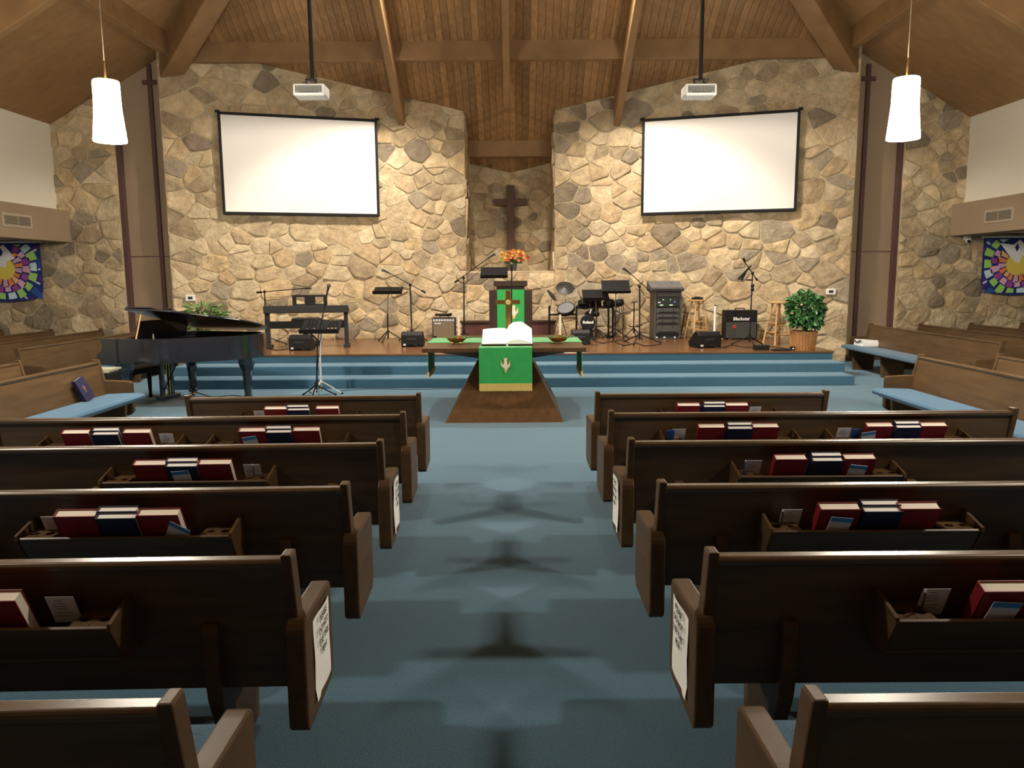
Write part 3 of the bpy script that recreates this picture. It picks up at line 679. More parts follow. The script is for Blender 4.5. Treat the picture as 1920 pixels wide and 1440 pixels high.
# brass cross
bc = thing('altar_cross', 'brass cross with a round medallion standing on the communion table', 'cross', (at_y(953, 600, 9.55).x, 9.55, TZ+.004))
MB().box(-.11, .11, -.07, .07, 0, .03).box(-.075, .075, -.05, .05, .03, .06).build('base', 'brass', bc, bevel=.004)
tz_, bz = at_y(953, 545, 9.55).z-TZ, at_y(953, 567, 9.55).z-TZ
MB().box(-.034, .034, -.012, .012, .055, tz_).build('upright', 'brass', bc, bevel=.004)
MB().box(-.15, .15, -.014, .014, bz-.027, bz+.027).build('crossbar', 'brass', bc, bevel=.004)
MB().lathe([(.048, -.02), (.05, -.016), (.05, .014), (.04, .018)], (0, 0, bz), 20, axis=(0, 1, 0)).build('medallion', 'brass', bc)
MB().lathe([(.03, -.026), (.034, -.02)], (0, 0, bz), 16, axis=(0, 1, 0)).build('medallion_boss', 'emblem_gold', bc)
# candles in low brass bowls
for px, nm in ((861, 'nearer the grand piano'), (1050, 'nearer the drum kit')):
    p = at_y(px, 640, 9.05)
    t = thing('candle_holder', 'white candle in a low brass holder on the communion table, '+nm, 'candle', (p.x, 9.05, TZ+.001), 0, 'altar candles')
    MB().lathe([(.045, .018), (.085, .03), (.115, .062), (.12, .07), (.10, .066), (.05, .045), (.0, .04)], (-.03 if px < 900 else -.02, 0, 0), 24, close=False).build('bowl', 'brass', t, smooth=True)
    for k in range(4): MB().sphere((-.03+.06*math.cos(k*1.57+.78), .06*math.sin(k*1.57+.78), .014), .016, 8).build('foot', 'brass', t, smooth=True)
    lv = MB()
    for k in range(12):
        a = k*.52; lv.add([(.06*math.cos(a), .06*math.sin(a), .07), (.13*math.cos(a-.12), .13*math.sin(a-.12), .085), (.17*math.cos(a), .17*math.sin(a), .075), (.13*math.cos(a+.12), .13*math.sin(a+.12), .085)], [(0, 1, 2, 3)])
    lv.build('greenery', 'fern', t)
    MB().lathe([(.02, .04), (.024, .06), (.018, .09), (.022, .10)], (0, 0, 0), 14).build('candle_socket', 'brass', t, smooth=True)
    zt = at_y(px, 590, 9.05).z-TZ
    MB().tube((0, 0, .09), (0, 0, zt), .0135, .012, 14).build('candle', 'candle', t, smooth=True)
    MB().tube((0, 0, zt), (0, 0, zt+.015), .002, .001, 5).build('wick', 'ink', t)

# ================================================================== PULPIT, NICHE, SCREENS
PD = 13.05
pz = lambda y: at_y(957, y, PD).z-SH
pxx = lambda x: at_y(x, 560, PD).x
pu = thing('pulpit', 'dark wooden pulpit draped with a green dove cloth behind the communion table', 'pulpit', (pxx(957.5), PD, SH))
hb = (pxx(998)-pxx(917))/2; ht = (pxx(989)-pxx(926))/2; hn = (pxx(984)-pxx(931))/2
MB().box(-hb, hb, 0, .5, 0, pz(544)).build('body', 'dark_wood', pu, bevel=.008)
MB().box(-hn, hn, .04, .42, pz(546), pz(535)).build('neck', 'dark_wood', pu)
MB().hexa([(-ht, 0, pz(537)), (ht, 0, pz(537)), (ht, .45, pz(537)-.0), (-ht, .45, pz(537)-.0)], [(-ht, 0, pz(526.5)), (ht, 0, pz(526.5)), (ht, .45, pz(529)), (-ht, .45, pz(529))]).build('reading_desk', 'dark_wood', pu, bevel=.006)
hc = (pxx(985)-pxx(934))/2
pc = MB().box(-hc, hc, -.014, -.006, .12, pz(543)).build('pulpit_cloth', 'green_cloth', pu, bevel=.002)
MB().box(-hc, hc, -.018, -.008, .05, .12).build('fringe', 'gold_fringe', pc)
dove(pc, .05, -.014, pz(585), .12)
# niche cross and flowers
c0, c1 = at_y(957, 347, 17.2), at_y(957, 480, 17.2)
nc = thing('wooden_cross', 'large dark wooden cross hanging in the stone niche', 'cross', (c0.x, 17.25, c1.z))
hz = c0.z-c1.z
MB().box(-.085, .085, -.06, .06, -.35, hz).build('upright', 'cross_wood', nc, bevel=.008)
ba = at_y(957, 379, 17.2).z-c1.z
MB().box(-.355, .355, -.045, .05, ba-.075, ba+.075).build('crossbar', 'cross_wood', nc, bevel=.008)
MB().box(-.05, .05, .05, .25, ba-.1, ba+.1).box(-.05, .05, .05, .25, .05, .25).build('wall_mount', 'black', nc)
fl = at_y(962, 507, 16.05)
va = thing('flower_vase', 'autumn bouquet of orange and yellow flowers in a dark vase on the niche ledge', 'flowers', (fl.x, 16.05, 1.726))
MB().lathe([(.055, 0), (.06, .01), (.075, .1), (.085, .16), (.075, .165), (.06, .1)], n=18).build('vase', 'vase', va, smooth=True)
r = random.Random(3)
for nm, mt_, n, sp_ in (('orange_blooms', 'flower_orange', 30, .20), ('yellow_blooms', 'flower_yellow', 44, .30), ('red_blooms', 'flower_red', 26, .30)):
    mb = MB()
    for i in range(n):
        a, e = r.uniform(0, 6.28), r.uniform(0, 1)
        x, y, z = sp_*math.cos(a)*math.sqrt(e), .12*math.sin(a), .20+.17*r.random()+.06*(1-e)
        if nm == 'red_blooms': x += .10; 
        for k in range(7):
            b = k*.9; rr = .028
            mb.add([(x, y, z), (x+rr*math.cos(b-.4), y-.012, z+rr*math.sin(b-.4)), (x+rr*1.4*math.cos(b), y-.02, z+rr*1.4*math.sin(b)), (x+rr*math.cos(b+.4), y-.012, z+rr*math.sin(b+.4))], [(0, 1, 2, 3)])
    o = mb.build(nm, mt_, va); o['kind'] = 'stuff'
lf = MB()
for i in range(40):
    a = r.uniform(0, 6.28); l = r.uniform(.15, .33); x, z = l*math.cos(a), .2+abs(l*math.sin(a))*.6
    lf.add([(0, 0, .15), (x*.6-.02, r.uniform(-.08, .08), z*.7), (x, r.uniform(-.1, .1), z), (x*.6+.02, 0, z*.7-.02)], [(0, 1, 2, 3)])
o = lf.build('foliage', 'fern', va); o['kind'] = 'stuff'
# projection screens flat on the wing walls
for sx, xs in ((-1, (412, 708, 223, 205, 404)), (1, (1203, 1498, 0, 0, 0))):
    nrm = Vector((-sx*.3, -1, 0)).normalized(); tan = Vector((1, -sx*.3*-1 if False else (.3 if sx < 0 else -.3), 0)).normalized()
    P0 = Vector((XC+sx*1.08, 15.76, 0)) + nrm*.14
    if sx < 0: a, b, c, d = [at_pl(x, y, P0, nrm) for x, y in ((409, 207), (708, 226), (711, 407), (416, 401))]
    else: a, b, c, d = [at_pl(x, y, P0, nrm) for x, y in ((1203, 227), (1499, 201), (1496, 394), (1203, 405))]
    ctr = (a+b+c+d)/4; W = ((b-a).length+(c-d).length)/2; Hh = ((a-d).length+(b-c).length)/2
    t = thing('projection_screen', 'large white projection screen with a thin black frame, above the %s' % ('digital piano' if sx < 0 else 'wooden stools'), 'screen', ctr)
    t.rotation_euler = (0, 0, math.atan2(tan.y, tan.x))
    bw = .05
    MB().box(-W/2+bw*.4, W/2-bw*.4, -.005, .02, -Hh/2+bw*.4, Hh/2-bw*.4).build('screen_surface', 'screen', t)
    for nm, k in (('frame_rail', (-W/2, W/2, -.02, .05, Hh/2-bw, Hh/2)), ('frame_rail', (-W/2, W/2, -.02, .05, -Hh/2, -Hh/2+bw)), ('frame_rail', (-W/2, -W/2+bw, -.02, .05, -Hh/2+bw, Hh/2-bw)), ('frame_rail', (W/2-bw, W/2, -.02, .05, -Hh/2+bw, Hh/2-bw))):
        MB().box(*k).build(nm, 'black', t, bevel=.005)
    for s in (-1, 1):
        MB().box(s*W/2-.04, s*W/2+.04, .0, .05, Hh/2-.01, Hh/2+.03).build('corner_bracket', 'black', t)
        for s2 in (-1, 1): MB().box(s*W*.35-.04, s*W*.35+.04, .02, .16, s2*Hh*.4-.04, s2*Hh*.4+.04).build('wall_bracket', 'black', t)
    if sx < 0:
        q = at_pl(350, 132, P0-nrm*.0, nrm); e = at_pl(426, 203, P0, nrm)
        ww = thing('guy_wire', 'thin pale wire running from the roof beam down to the projection screen', 'wire', e)
        MB().tube((0, 0, 0), q-e, .006, .006, 6).build('wire', 'vent', ww); MB().sphere((0, 0, 0), .025, 8).build('hook', 'vent', ww)
# ceiling projectors
for px0, y0, y1, nm in ((584, 161, 186, 'facing the screen above the digital piano'), (1310, 160, 187, 'facing the screen above the wooden stools')):
    D = 10.5; p = at_y(px0, (y0+y1)/2, D)
    t = thing('projector', 'white ceiling projector on a long black pole, '+nm, 'projector', p, 0, 'ceiling projectors')
    MB().box(-.205, .205, -.15, .15, -.07, .08).build('body', 'white_plastic', t, bevel=.025, seg=3)
    MB().box(-.175, .175, -.154, -.13, -.035, .06).build('rear_panel', 'proj_grey', t)
    vs = MB()
    for k in range(16): vs.box(-.165+k*.021, -.157+k*.021, -.157, -.15, -.02, .04)
    vs.build('port', 'vent_dark', t)
    MB().box(-.12, .13, -.157, -.15, -.032, -.024).build('port_label', 'ink', t)
    MB().lathe([(.05, .14), (.055, .2), (.04, .21)], (.09, 0, .0), 16, axis=(0, 1, 0)).build('lens', 'black', t)
    MB().box(-.09, .09, -.1, .1, .08, .095).box(-.07, -.055, -.02, .02, .09, .16).box(.055, .07, -.02, .02, .09, .16).box(-.07, .07, -.025, .025, .15, .17).build('mount', 'black', t)
    MB().tube((.02, 0, .16), (.02, 0, zc(D)-p.z+.1), .026, .026, 12).build('pole', 'black', t, smooth=True)
    MB().path([(.05, -.03, .1), (.1, -.12, .14), (.02, -.16, .12), (-.09, -.15, .09)], .005).build('cable', 'cable', t)

# ================================================================== WALL FITTINGS
def wallpt(px, y, sx, off=.04):
    nrm = Vector((-sx*.3, -1, 0)).normalized(); return at_pl(px, y, Vector((XC+sx*1.08, 15.76, 0))+nrm*off, nrm)
for sx, px, y in ((-1, 357, 559), (1, 1558, 547)):
    p = wallpt(px, y, sx, .05); t = thing('thermostat', 'small white thermostat on the stone wall '+('above the grand piano' if sx < 0 else 'above the potted plant'), 'thermostat', p, R_(16.7)*(-sx), 'thermostats')
    MB().box(-.085, .085, -.03, .04, -.055, .055).build('case', 'white_plastic', t, bevel=.012)
    MB().box(-.04, .04, -.033, -.028, -.02, .028).build('display', 'dark_grey', t)
for sx, px, y in ((-1, 32, 414), (1, 1873, 404)):
    d = ray(px, y); X = XC+sx*8.08; p = CP+d*(X/d.x)
    t = thing('air_vent', 'metal air vent grille on the tan soffit, '+SIDE[sx], 'vent', (X, p.y, p.z), 0, 'air vents')
    MB().box(-.012, .012, -.38, .38, -.11, .11).build('vent_frame', 'vent', t, bevel=.004)
    MB().box(-.016, .016, -.33, .33, -.075, .075).build('backing', 'vent_dark', t)
    for k in range(6): MB().box(-.02, .02, -.33, .33, -.07+k*.026, -.063+k*.026).build('slat', 'vent', t)
    MB().box(-.021, .021, -.006, .006, -.075, .075).build('divider', 'vent', t)
p = at_y(1816, 448, D_OUT-.12)
t = thing('security_camera', 'small white dome security camera under the soffit by the banner', 'camera', p)
MB().box(-.05, .05, .0, .1, -.02, .06).build('bracket', 'white_plastic', t, bevel=.01); MB().sphere((0, 0, -.03), .055, 14).build('housing', 'white_plastic', t, smooth=True)
MB().sphere((-.012, -.035, -.045), .032, 12).build('lens_dome', 'black', t, smooth=True)
# banners with the sun and dove
for sx, (xe, yt, yb, xcn, ycn) in ((-1, (78, 455, 563, 9, 502)), (1, (1841, 446, 551, 1906, 493))):
    Dn = D_OUT-.10
    e, cN = at_y(xe, 500, Dn), at_y(xcn, ycn, Dn); zt, zb_ = at_y(xe, yt, Dn).z, at_y((xe+xcn)/2, yb, Dn).z
    t = thing('banner', 'navy cloth banner with a bright sunburst, %s' % ('on the stone wall beyond the piano side pews' if sx < 0 else 'next to the small security camera'), 'banner', (cN.x, Dn, cN.z), 0, 'sunburst banners')
    hw_ = abs(e.x-cN.x); top, bot = zt-cN.z, zb_-cN.z; rc = .28
    pl = [(-hw_, top)] + [(-hw_+rc-rc*math.cos(R_(g)), bot+rc*.8-rc*.8*math.sin(R_(g))) for g in (0, 25, 45, 65, 90)] + [(0, bot-.03)] + [(hw_-rc+rc*math.sin(R_(g)), bot+rc*.8-rc*.8*math.cos(R_(g))) for g in (0, 25, 45, 65, 90)] + [(hw_, top)]
    f = lambda a, b, tt: (a, tt, b)
    MB().prism(pl, f, -.012, .0).build('cloth', 'b_navy', t)
    MB().tube((-hw_-.05, .0, top+.015), (hw_+.05, .0, top+.015), .022, .022, 10).build('hanging_rod', 'white_plastic', t)
    rr = random.Random(5); yk = -.013
    def wedge(r0, r1, a0, a1, mt_, nm='ray', lift=0):
        P = [(rq*math.cos(R_(g)), rq*math.sin(R_(g))) for rq, g in ((r0, a0), (r1, a0), (r1, (a0+a1)/2), (r1, a1), (r0, a1))]
        P = [(max(-hw_+.02, min(hw_-.02, a)), max(bot+.02, min(top-.03, b))) for a, b in P]
        MB().prism(P, f, yk-.004-lift, yk-lift).build(nm, mt_, t)
    rings = [(.20, .34, ('b_orange', 'b_peach', 'b_orange', 'b_pink')), (.34, .47, ('b_pink', 'b_magenta', 'b_pink', 'b_magenta')), (.47, .61, ('b_green', 'b_sky', 'b_green', 'b_green'))]
    for ri, (r0, r1, cs) in enumerate(rings):
        n = 18
        for k in range(n):
            g = k*360/n + ri*6
            if 60 < g < 135 and ri < 2: continue
            j = rr.uniform(-.03, .03)
            wedge(r0, r1+j, g+1.5, g+360/n-2-rr.uniform(0, 3), cs[(k*7+ri) % 4])
    for k in range(12):
        g = k*30+rr.uniform(-5, 5); wedge(.62, .70, g, g+2.5, 'b_sky')
    for k in range(16):
        g = k*22.5; wedge(.63, .9, g, g+12, 'b_purple' if k % 2 else 'b_blue', 'backdrop_patch', -.0035)
    MB().lathe([(.001, 0), (.20, 0), (.20, .004), (.001, .004)], (0, yk-.01, -.02), 24, axis=(0, 1, 0)).build('sun_disc', 'b_yellow', t)
    MB().prism([(-.05, .02), (-.20, .18), (-.34, .36), (-.10, .33), (.02, .42), (.12, .31), (.22, .16), (.06, .12), (.04, .0)], f, yk-.016, yk-.011).build('dove', 'b_white', t)
    MB().prism([(-.03, .2), (-.07, .28), (-.03, .36), (.01, .28)], f, yk-.018, yk-.015).build('dove_mark', 'b_navy', t)

# ================================================================== GRAND PIANO
PU, PWv = Vector((.966, -.26, 0)), Vector((.26, .966, 0))
pn = thing('grand_piano', 'black lacquered grand piano with its lid propped open beside the stage steps', 'piano', (-5.13, 9.37, 0), math.atan2(-.26, .966))
# local: x towards the tail, y away from the viewer (bass side)
PL = 1.62; PWD = 1.45
curve = [(.30, 0), (.55, .0), (.78, .03), (.98, .12), (1.14, .26), (1.28, .42), (1.42, .55), (1.54, .68), (1.61, .86), (1.62, 1.05), (1.57, 1.25), (1.46, 1.38), (1.32, PWD), (.30, PWD)]
RZ0, RZ1 = .60, .90
mb = MB(); n = len(curve)
inn = []
cx_, cy_ = .85, .8
for a, b in curve:
    d = math.hypot(a-cx_, b-cy_); k = 1-.05/d; inn.append((cx_+(a-cx_)*k, cy_+(b-cy_)*k))
vs = [(a, b, RZ0) for a, b in curve]+[(a, b, RZ1) for a, b in curve]+[(a, b, RZ1) for a, b in inn]+[(a, b, RZ1-.12) for a, b in inn]
fs = []
for i in range(n):
    j = (i+1) % n
    for k in range(3): fs.append((k*n+i, k*n+j, (k+1)*n+j, (k+1)*n+i))
fs += [tuple(range(n-1, -1, -1))]
mb.add(vs, fs).build('rim', 'piano_black', pn, smooth=True)
MB().prism(inn, lambda a, b, t: (a, b, t), RZ1-.13, RZ1-.115).build('soundboard', 'brass', pn)
MB().box(.0, .34, .02, PWD-.02, RZ0-.03, RZ0+.05).build('keybed', 'piano_black', pn, bevel=.01)
for y0 in (0, PWD-.06):
    MB().prism([(.0, RZ0-.03), (.34, RZ0-.03), (.34, RZ1), (.06, RZ1), (.09, RZ0+.22), (.085, RZ0+.16), (.03, RZ0+.12), (.0, RZ0+.11)], lambda a, b, t: (a, t, b), y0, y0+.06).build('cheek', 'piano_black', pn, bevel=.008)
MB().box(.02, .17, .08, PWD-.08, RZ0+.05, RZ0+.09).build('white_keys', 'page_white', pn)
bk = MB()
for k in range(36):
    if k % 7 not in (2, 6): bk.box(.08, .17, .1+k*.0345, .112+k*.0345, RZ0+.09, RZ0+.102)
bk.build('black_keys', 'ink', pn)
MB().box(.17, .2, .06, PWD-.06, RZ0+.05, RZ1-.02).build('fallboard', 'piano_black', pn)
MB().box(.20, .48, .05, PWD-.05, RZ1-.10, RZ1-.06).build('tuning_deck', 'black', pn)
md = MB().hexa([(.34, .25, RZ1-.06), (.36, .25, RZ1-.06), (.36, 1.2, RZ1-.06), (.34, 1.2, RZ1-.06)], [(.42, .25, RZ1+.20), (.44, .25, RZ1+.20), (.44, 1.2, RZ1+.20), (.42, 1.2, RZ1+.20)]).build('music_desk', 'piano_black', pn)
# lid hinged on the bass side (y = PWD), opened a little
ang = R_(13.0)
def lid(pts, z0, th, nm):
    def tr(a, b, t):
        d = PWD-b; return (a, PWD-d*math.cos(ang)+t*math.sin(ang), RZ1+.015+d*math.sin(ang)+t*math.cos(ang))
    return MB().prism(pts, tr, z0, z0+th).build(nm, 'piano_black', pn, bevel=.006)
lid([(.44, -.02)]+[(a+.02, b-.01) for a, b in curve[2:-1]]+[(.44, PWD)], 0, .022, 'lid')
lid([(.45, -.02), (.80, .0), (.84, PWD), (.45, PWD)], .026, .018, 'folded_lid_flap')
MB().tube((.55, .05, RZ1-.02), (.62, .10, RZ1+.325), .009, .009, 8).build('lid_prop', 'stool_wood', pn)
MB().tube((.78, .08, RZ1), (.78, .08, RZ1+.06), .012, .008, 8).build('lid_latch', 'chrome', pn)
for a, b in ((.30, .12), (.32, PWD-.12), (1.42, 1.0)):
    lg = MB().lathe([(.11, .60), (.10, .50), (.065, .42), (.055, .30), (.045, .10), (.06, .09), (.06, .06)], (a, b, 0), 6).build('leg', 'piano_black', pn)
    MB().sphere((a, b, .03), .03, 8).build('caster', 'brass', lg, smooth=True)
ly = MB().box(.36, .40, .62, .68, .08, .60).box(.36, .40, .80, .86, .08, .60).box(.34, .44, .56, .92, .05, .11).build('pedal_lyre', 'piano_black', pn, bevel=.006)
for k in range(3):
    MB().box(.26, .38, .67+k*.05, .695+k*.05, .06, .075).build('pedal', 'brass', ly)
    MB().tube((.39, .685+k*.05, .11), (.39, .685+k*.05, .58), .006, .006, 6).build('pedal_rod', 'brass', ly)
MB().path([(.36, .64, .10), (.62, .70, .58)], .008).build('lyre_brace', 'black', pn)
# piano lamp
def pl_(u, w, z): return Vector((-5.13, 9.37, z))+PU*u+PWv*w
q = at_y(272, 577, 10.4)
lp = thing('piano_lamp', 'small black lamp with a curved neck resting on the piano lid', 'lamp', pl_(.62, .72, RZ1+.015+(PWD-.72)*math.tan(ang)+.045))
MB().lathe([(.07, 0), (.075, .008), (.04, .02)], n=16).build('base', 'black', lp)
MB().path([(0, 0, .015), (-.0, 0, .07), (-.04, 0, .10), (-.09, 0, .095)], .006).build('neck', 'black', lp)
MB().tube((-.28, 0, .075), (-.07, 0, .10), .017, .017, 10).build('lamp_head', 'black', lp)
bn = thing('piano_bench', 'black wooden piano bench pushed under the keyboard of the grand piano', 'bench', pl_(-.02, .72, 0), math.atan2(-.26, .966))
MB().box(-.20, .20, -.40, .40, .40, .47).build('seat', 'black', bn, bevel=.015)
for sx in (-1, 1):
    for sy in (-1, 1): MB().lathe([(.028, .40), (.03, .32), (.02, .05), (.026, .04), (.024, 0)], (sx*.16, sy*.36, 0), 8).build('leg', 'black', bn)
pb = at_z(205, 715, 0)
cs = thing('storage_case', 'black box with pale papers on top behind the piano side pew', 'box', (-4.80, 8.78, 0))
MB().box(-.20, .20, -.14, .14, 0, .56).build('case', 'black', cs, bevel=.01); MB().box(-.17, .18, -.11, .11, .56, .58).box(-.1, .2, -.1, .13, .58, .60).build('papers', 'pale_olive', cs)

# ================================================================== STAGE EQUIPMENT
def S(px, py, depth=.0):
    p = at_z(px, py, SH); D = min(p.y, Dw(abs(p.x-XC))-.09-depth)
    if D < p.y: p = at_y(px, py, D); p.z = SH
    return p
def tripod(t, r, zt, mt='black', n=3, rot=.5, rad=.011):
    for k in range(n):
        a = rot+k*2*math.pi/n
        lg = MB().tube((0, 0, zt), (r*math.cos(a), r*math.sin(a), .012), rad, rad*.8, 6).build('leg', mt, t)
        MB().sphere((r*math.cos(a), r*math.sin(a), .014), .016, 6).build('rubber_foot', 'black_matte', lg)
def mic_head(t, p, d):
    p, d = Vector(p), Vector(d).normalized()
    mc = MB().tube(p, p+d*.13, .011, .018, 8).build('microphone', 'dark_grey', t); MB().sphere(p+d*.15, .028, 8).build('mic_grille', 'grey_metal', mc, smooth=True)
def mic_stand(label, base, pole_top, boom=None, floor=SH, mic=True, r=.3, rot=.5):
    """pole_top, boom=(tail, tip) are picture positions, taken at the distance of the base"""
    b = Vector((base[0], base[1], floor)); D = b.y
    t = thing('microphone_stand', label, 'mic stand', b, 0, 'microphone stands')
    L = lambda p: at_y(p[0], p[1], D)-b
    tripod(t, r, .16, rot=rot)
    tp = L(pole_top); MB().tube((0, 0, .06), (tp.x, 0, tp.z), .012, .010, 8).build('pole', 'black', t)
    MB().tube((0, 0, .14), (0, 0, .2), .022, .022, 8).build('collar', 'black', t)
    if boom:
        a, c = L(boom[0]), L(boom[1])
        MB().tube(a, c, .008, .008, 6).build('boom_arm', 'black', t); MB().sphere(tp, .028, 8).build('clutch', 'black', t)
        MB().tube(a, a+(c-a)*.12, .018, .018, 8).build('counterweight', 'black', t)
        if mic:
            mic_head(t, c, (c-a)+Vector((0, 0, -.05)))
            MB().path([c, c+Vector((-.03, -.02, -.1)), (tp+c)/2+Vector((0, 0, -.12)), tp+Vector((.015, 0, -.1)), Vector((.02, 0, .3)), Vector((.05, -.05, .01))], .004, 5).build('mic_cable', 'cable', t)
    elif mic: mic_head(t, tp, (0, -.3, 1))
    return t
def music_stand(label, base, dk, floor=SH, pole='black', back=R_(20), perforated=False, hgt=None, tri_mt=None):
    """dk = desk rectangle in the picture (x0, y0, x1, y1)"""
    b = Vector((base[0], base[1], floor)); D = b.y
    t = thing('music_stand', label, 'music stand', b, 0, 'music stands')
    c = at_y((dk[0]+dk[2])/2, (dk[1]+dk[3])/2, D)-b; w = (at_y(dk[2], dk[1], D)-at_y(dk[0], dk[1], D)).length
    h = .34 if hgt is None else hgt
    tripod(t, .28, .2, tri_mt or 'black', rot=.3)
    MB().tube((0, 0, .05), (0, 0, c.z*.55), .014, .014, 10).build('lower_tube', pole, t); MB().tube((0, 0, c.z*.5), (c.x, 0, c.z), .010, .010, 10).build('upper_tube', 'chrome' if pole == 'black' else pole, t)
    # desk plane: local x, v up the desk
    cv, sv = math.cos(back), math.sin(back)
    def P(a, v, o): return Vector((c.x+a, v*sv - o*cv, c.z+v*cv + o*sv))
    dkm = MB()
    if not perforated:
        dkm.hexa([P(-w/2, -h/2, 0), P(w/2, -h/2, 0), P(w/2, -h/2, -.006), P(-w/2, -h/2, -.006)], [P(-w/2, h/2, 0), P(w/2, h/2, 0), P(w/2, h/2, -.006), P(-w/2, h/2, -.006)])
        ds = dkm.build('desk', 'black', t)
    else:
        nx, ny = 11, 7; gx = w/nx; gy = h/ny
        def cell(a0, a1, v0, v1): dkm.hexa([P(a0, v0, 0), P(a1, v0, 0), P(a1, v0, -.004), P(a0, v0, -.004)], [P(a0, v1, 0), P(a1, v1, 0), P(a1, v1, -.004), P(a0, v1, -.004)])
        for j in range(ny): cell(-w/2, w/2, -h/2+j*gy, -h/2+j*gy+gy*.38)
        cell(-w/2, w/2, h/2-.015, h/2)
        for i in range(nx):
            full = i in (0, 4, 5, 6, 10); cell(-w/2+i*gx, -w/2+i*gx+(gx if full else gx*.38), -h/2, h/2)
        ds = dkm.build('desk', 'black', t)
    MB().hexa([P(-w/2, -h/2, .06), P(w/2, -h/2, .06), P(w/2, -h/2, -.004), P(-w/2, -h/2, -.004)], [P(-w/2, -h/2+.012, .06), P(w/2, -h/2+.012, .06), P(w/2, -h/2+.012, -.004), P(-w/2, -h/2+.012, -.004)]).build('lip', 'black', ds)
    MB().tube(P(0, -.03, -.03), P(0, .05, -.012), .018, .014, 8).build('swivel', 'chrome' if pole == 'black' else 'black', t)
    return t
def wedge_monitor(label, px0, px1, pyb, pyt, rz=0):
    b = S((px0+px1)/2, pyb); w = (at_y(px1, pyb, b.y)-at_y(px0, pyb, b.y)).length; h = at_y(px0, pyt, b.y).z-SH
    t = thing('stage_monitor', label, 'speaker', (b.x, b.y+.02, SH), rz, 'stage monitor wedges')
    MB().prism([(0, .03), (.02, 0), (.36, 0), (.40, .08), (.17, h), (.05, h), (0, h*.8)], lambda a, z, x: (x, a, z), -w/2, w/2).build('cabinet', 'black', t, bevel=.012)
    MB().prism([(.37, .085), (.385, .085), (.175, h-.01), (.16, h-.015)], lambda a, z, x: (x, a+.01, z), -w*.44, w*.44).build('grille', 'black_matte', t)
    hd = MB().box(-w*.22, w*.22, -.006, .03, h*.42, h*.6).build('handle_recess', 'dark_grey', t, bevel=.01)
    MB().box(-w*.4, -w*.28, -.004, .005, h*.10, h*.22).build('input_plate', 'card', t)
    MB().path([(-.02, -.002, h*.15), (.02, -.05, .06), (.12, -.09, .01), (.3, -.06, .006)], .005, 5).build('power_cable', 'cable', t)
    return t
wedge_monitor('black wedge monitor in front of the digital piano', 541, 581, 658, 629)
wedge_monitor('black wedge monitor beside the music stand near the small tan amplifier', 752, 792, 651, 623)
wedge_monitor('black wedge monitor in front of the rack and wooden stool', 1308, 1355, 653, 623, R_(12))
wedge_monitor('black wedge monitor beside the communion table in front of the drums', 1073, 1107, 647, 619)
# digital piano
k0, k1 = S(503, 654), S(650, 651); kD = (k0.y+k1.y)/2
ang_k = math.atan2(k1.y-k0.y, k1.x-k0.x); wK = (k1-k0).length
kb = thing('digital_piano', 'dark digital piano on a wooden stand with a cut out music rest', 'keyboard', (k0+k1)/2, ang_k)
zK = lambda y: at_y(576, y, kD).z-SH
for s in (-1, 1):
    MB().box(s*wK/2-.035, s*wK/2+.035, .08, .13, .03, zK(587)).build('stand_leg', 'dark_grey', kb, bevel=.004)
    MB().box(s*wK/2-.05, s*wK/2+.05, -.04, .30, 0, .05).build('stand_foot', 'dark_grey', kb, bevel=.008)
MB().box(-wK/2, wK/2, .085, .115, zK(616), zK(602.5)).build('stand_panel', 'black', kb)
bd = MB().box(-wK/2-.05, wK/2+.05, -.02, .12, zK(587), zK(573)).box(-wK/2-.05, wK/2+.05, .12, .30, zK(587), zK(573)-.05).build('body', 'dark_grey', kb, bevel=.01)
MB().box(-wK/2+.06, wK/2-.06, .14, .29, zK(573)-.05, zK(573)-.035).build('keys', 'page_white', bd)
X0 = lambda x: at_y(x, 560, kD).x-(k0.x+k1.x)/2
rz0, rz1 = zK(573), zK(553); rx0, rx1 = X0(548), X0(612)
mr = MB(); hw1 = (rx1-rx0); 
cols_ = [rx0, rx0+hw1*.12, rx0+hw1*.35, rx0+hw1*.66, rx0+hw1*.89, rx1]
mr.box(rx0, rx1, .04, .055, rz0, rz0+(rz1-rz0)*.14).box(rx0, rx1, .04, .055, rz1-(rz1-rz0)*.2, rz1)
for a, b in ((0, 1), (2, 3), (4, 5)): mr.box(cols_[a], cols_[b], .04, .055, rz0+(rz1-rz0)*.14, rz1-(rz1-rz0)*.2)
mr.build('music_rest', 'black', bd)
b0 = at_y(575, 599, kD+.75)
kn = thing('keyboard_bench', 'black padded folding bench behind the digital piano', 'bench', (b0.x, kD+.75, SH))
zb2 = b0.z-SH
MB().box(-.24, .24, -.15, .15, zb2-.04, zb2+.03).build('seat', 'dark_grey', kn, bevel=.03, seg=3)
for s in (-1, 1):
    MB().tube((-.2, s*.12, .02), (.2, s*.12, zb2-.04), .015, .015, 8).build('leg', 'black', kn); MB().tube((.2, s*.12, .02), (-.2, s*.12, zb2-.04), .015, .015, 8).build('leg', 'black', kn)
for x in (-.2, .2): MB().tube((x, -.2, .018), (x, .2, .018), .018, .018, 8).build('foot_bar', 'black', kn)
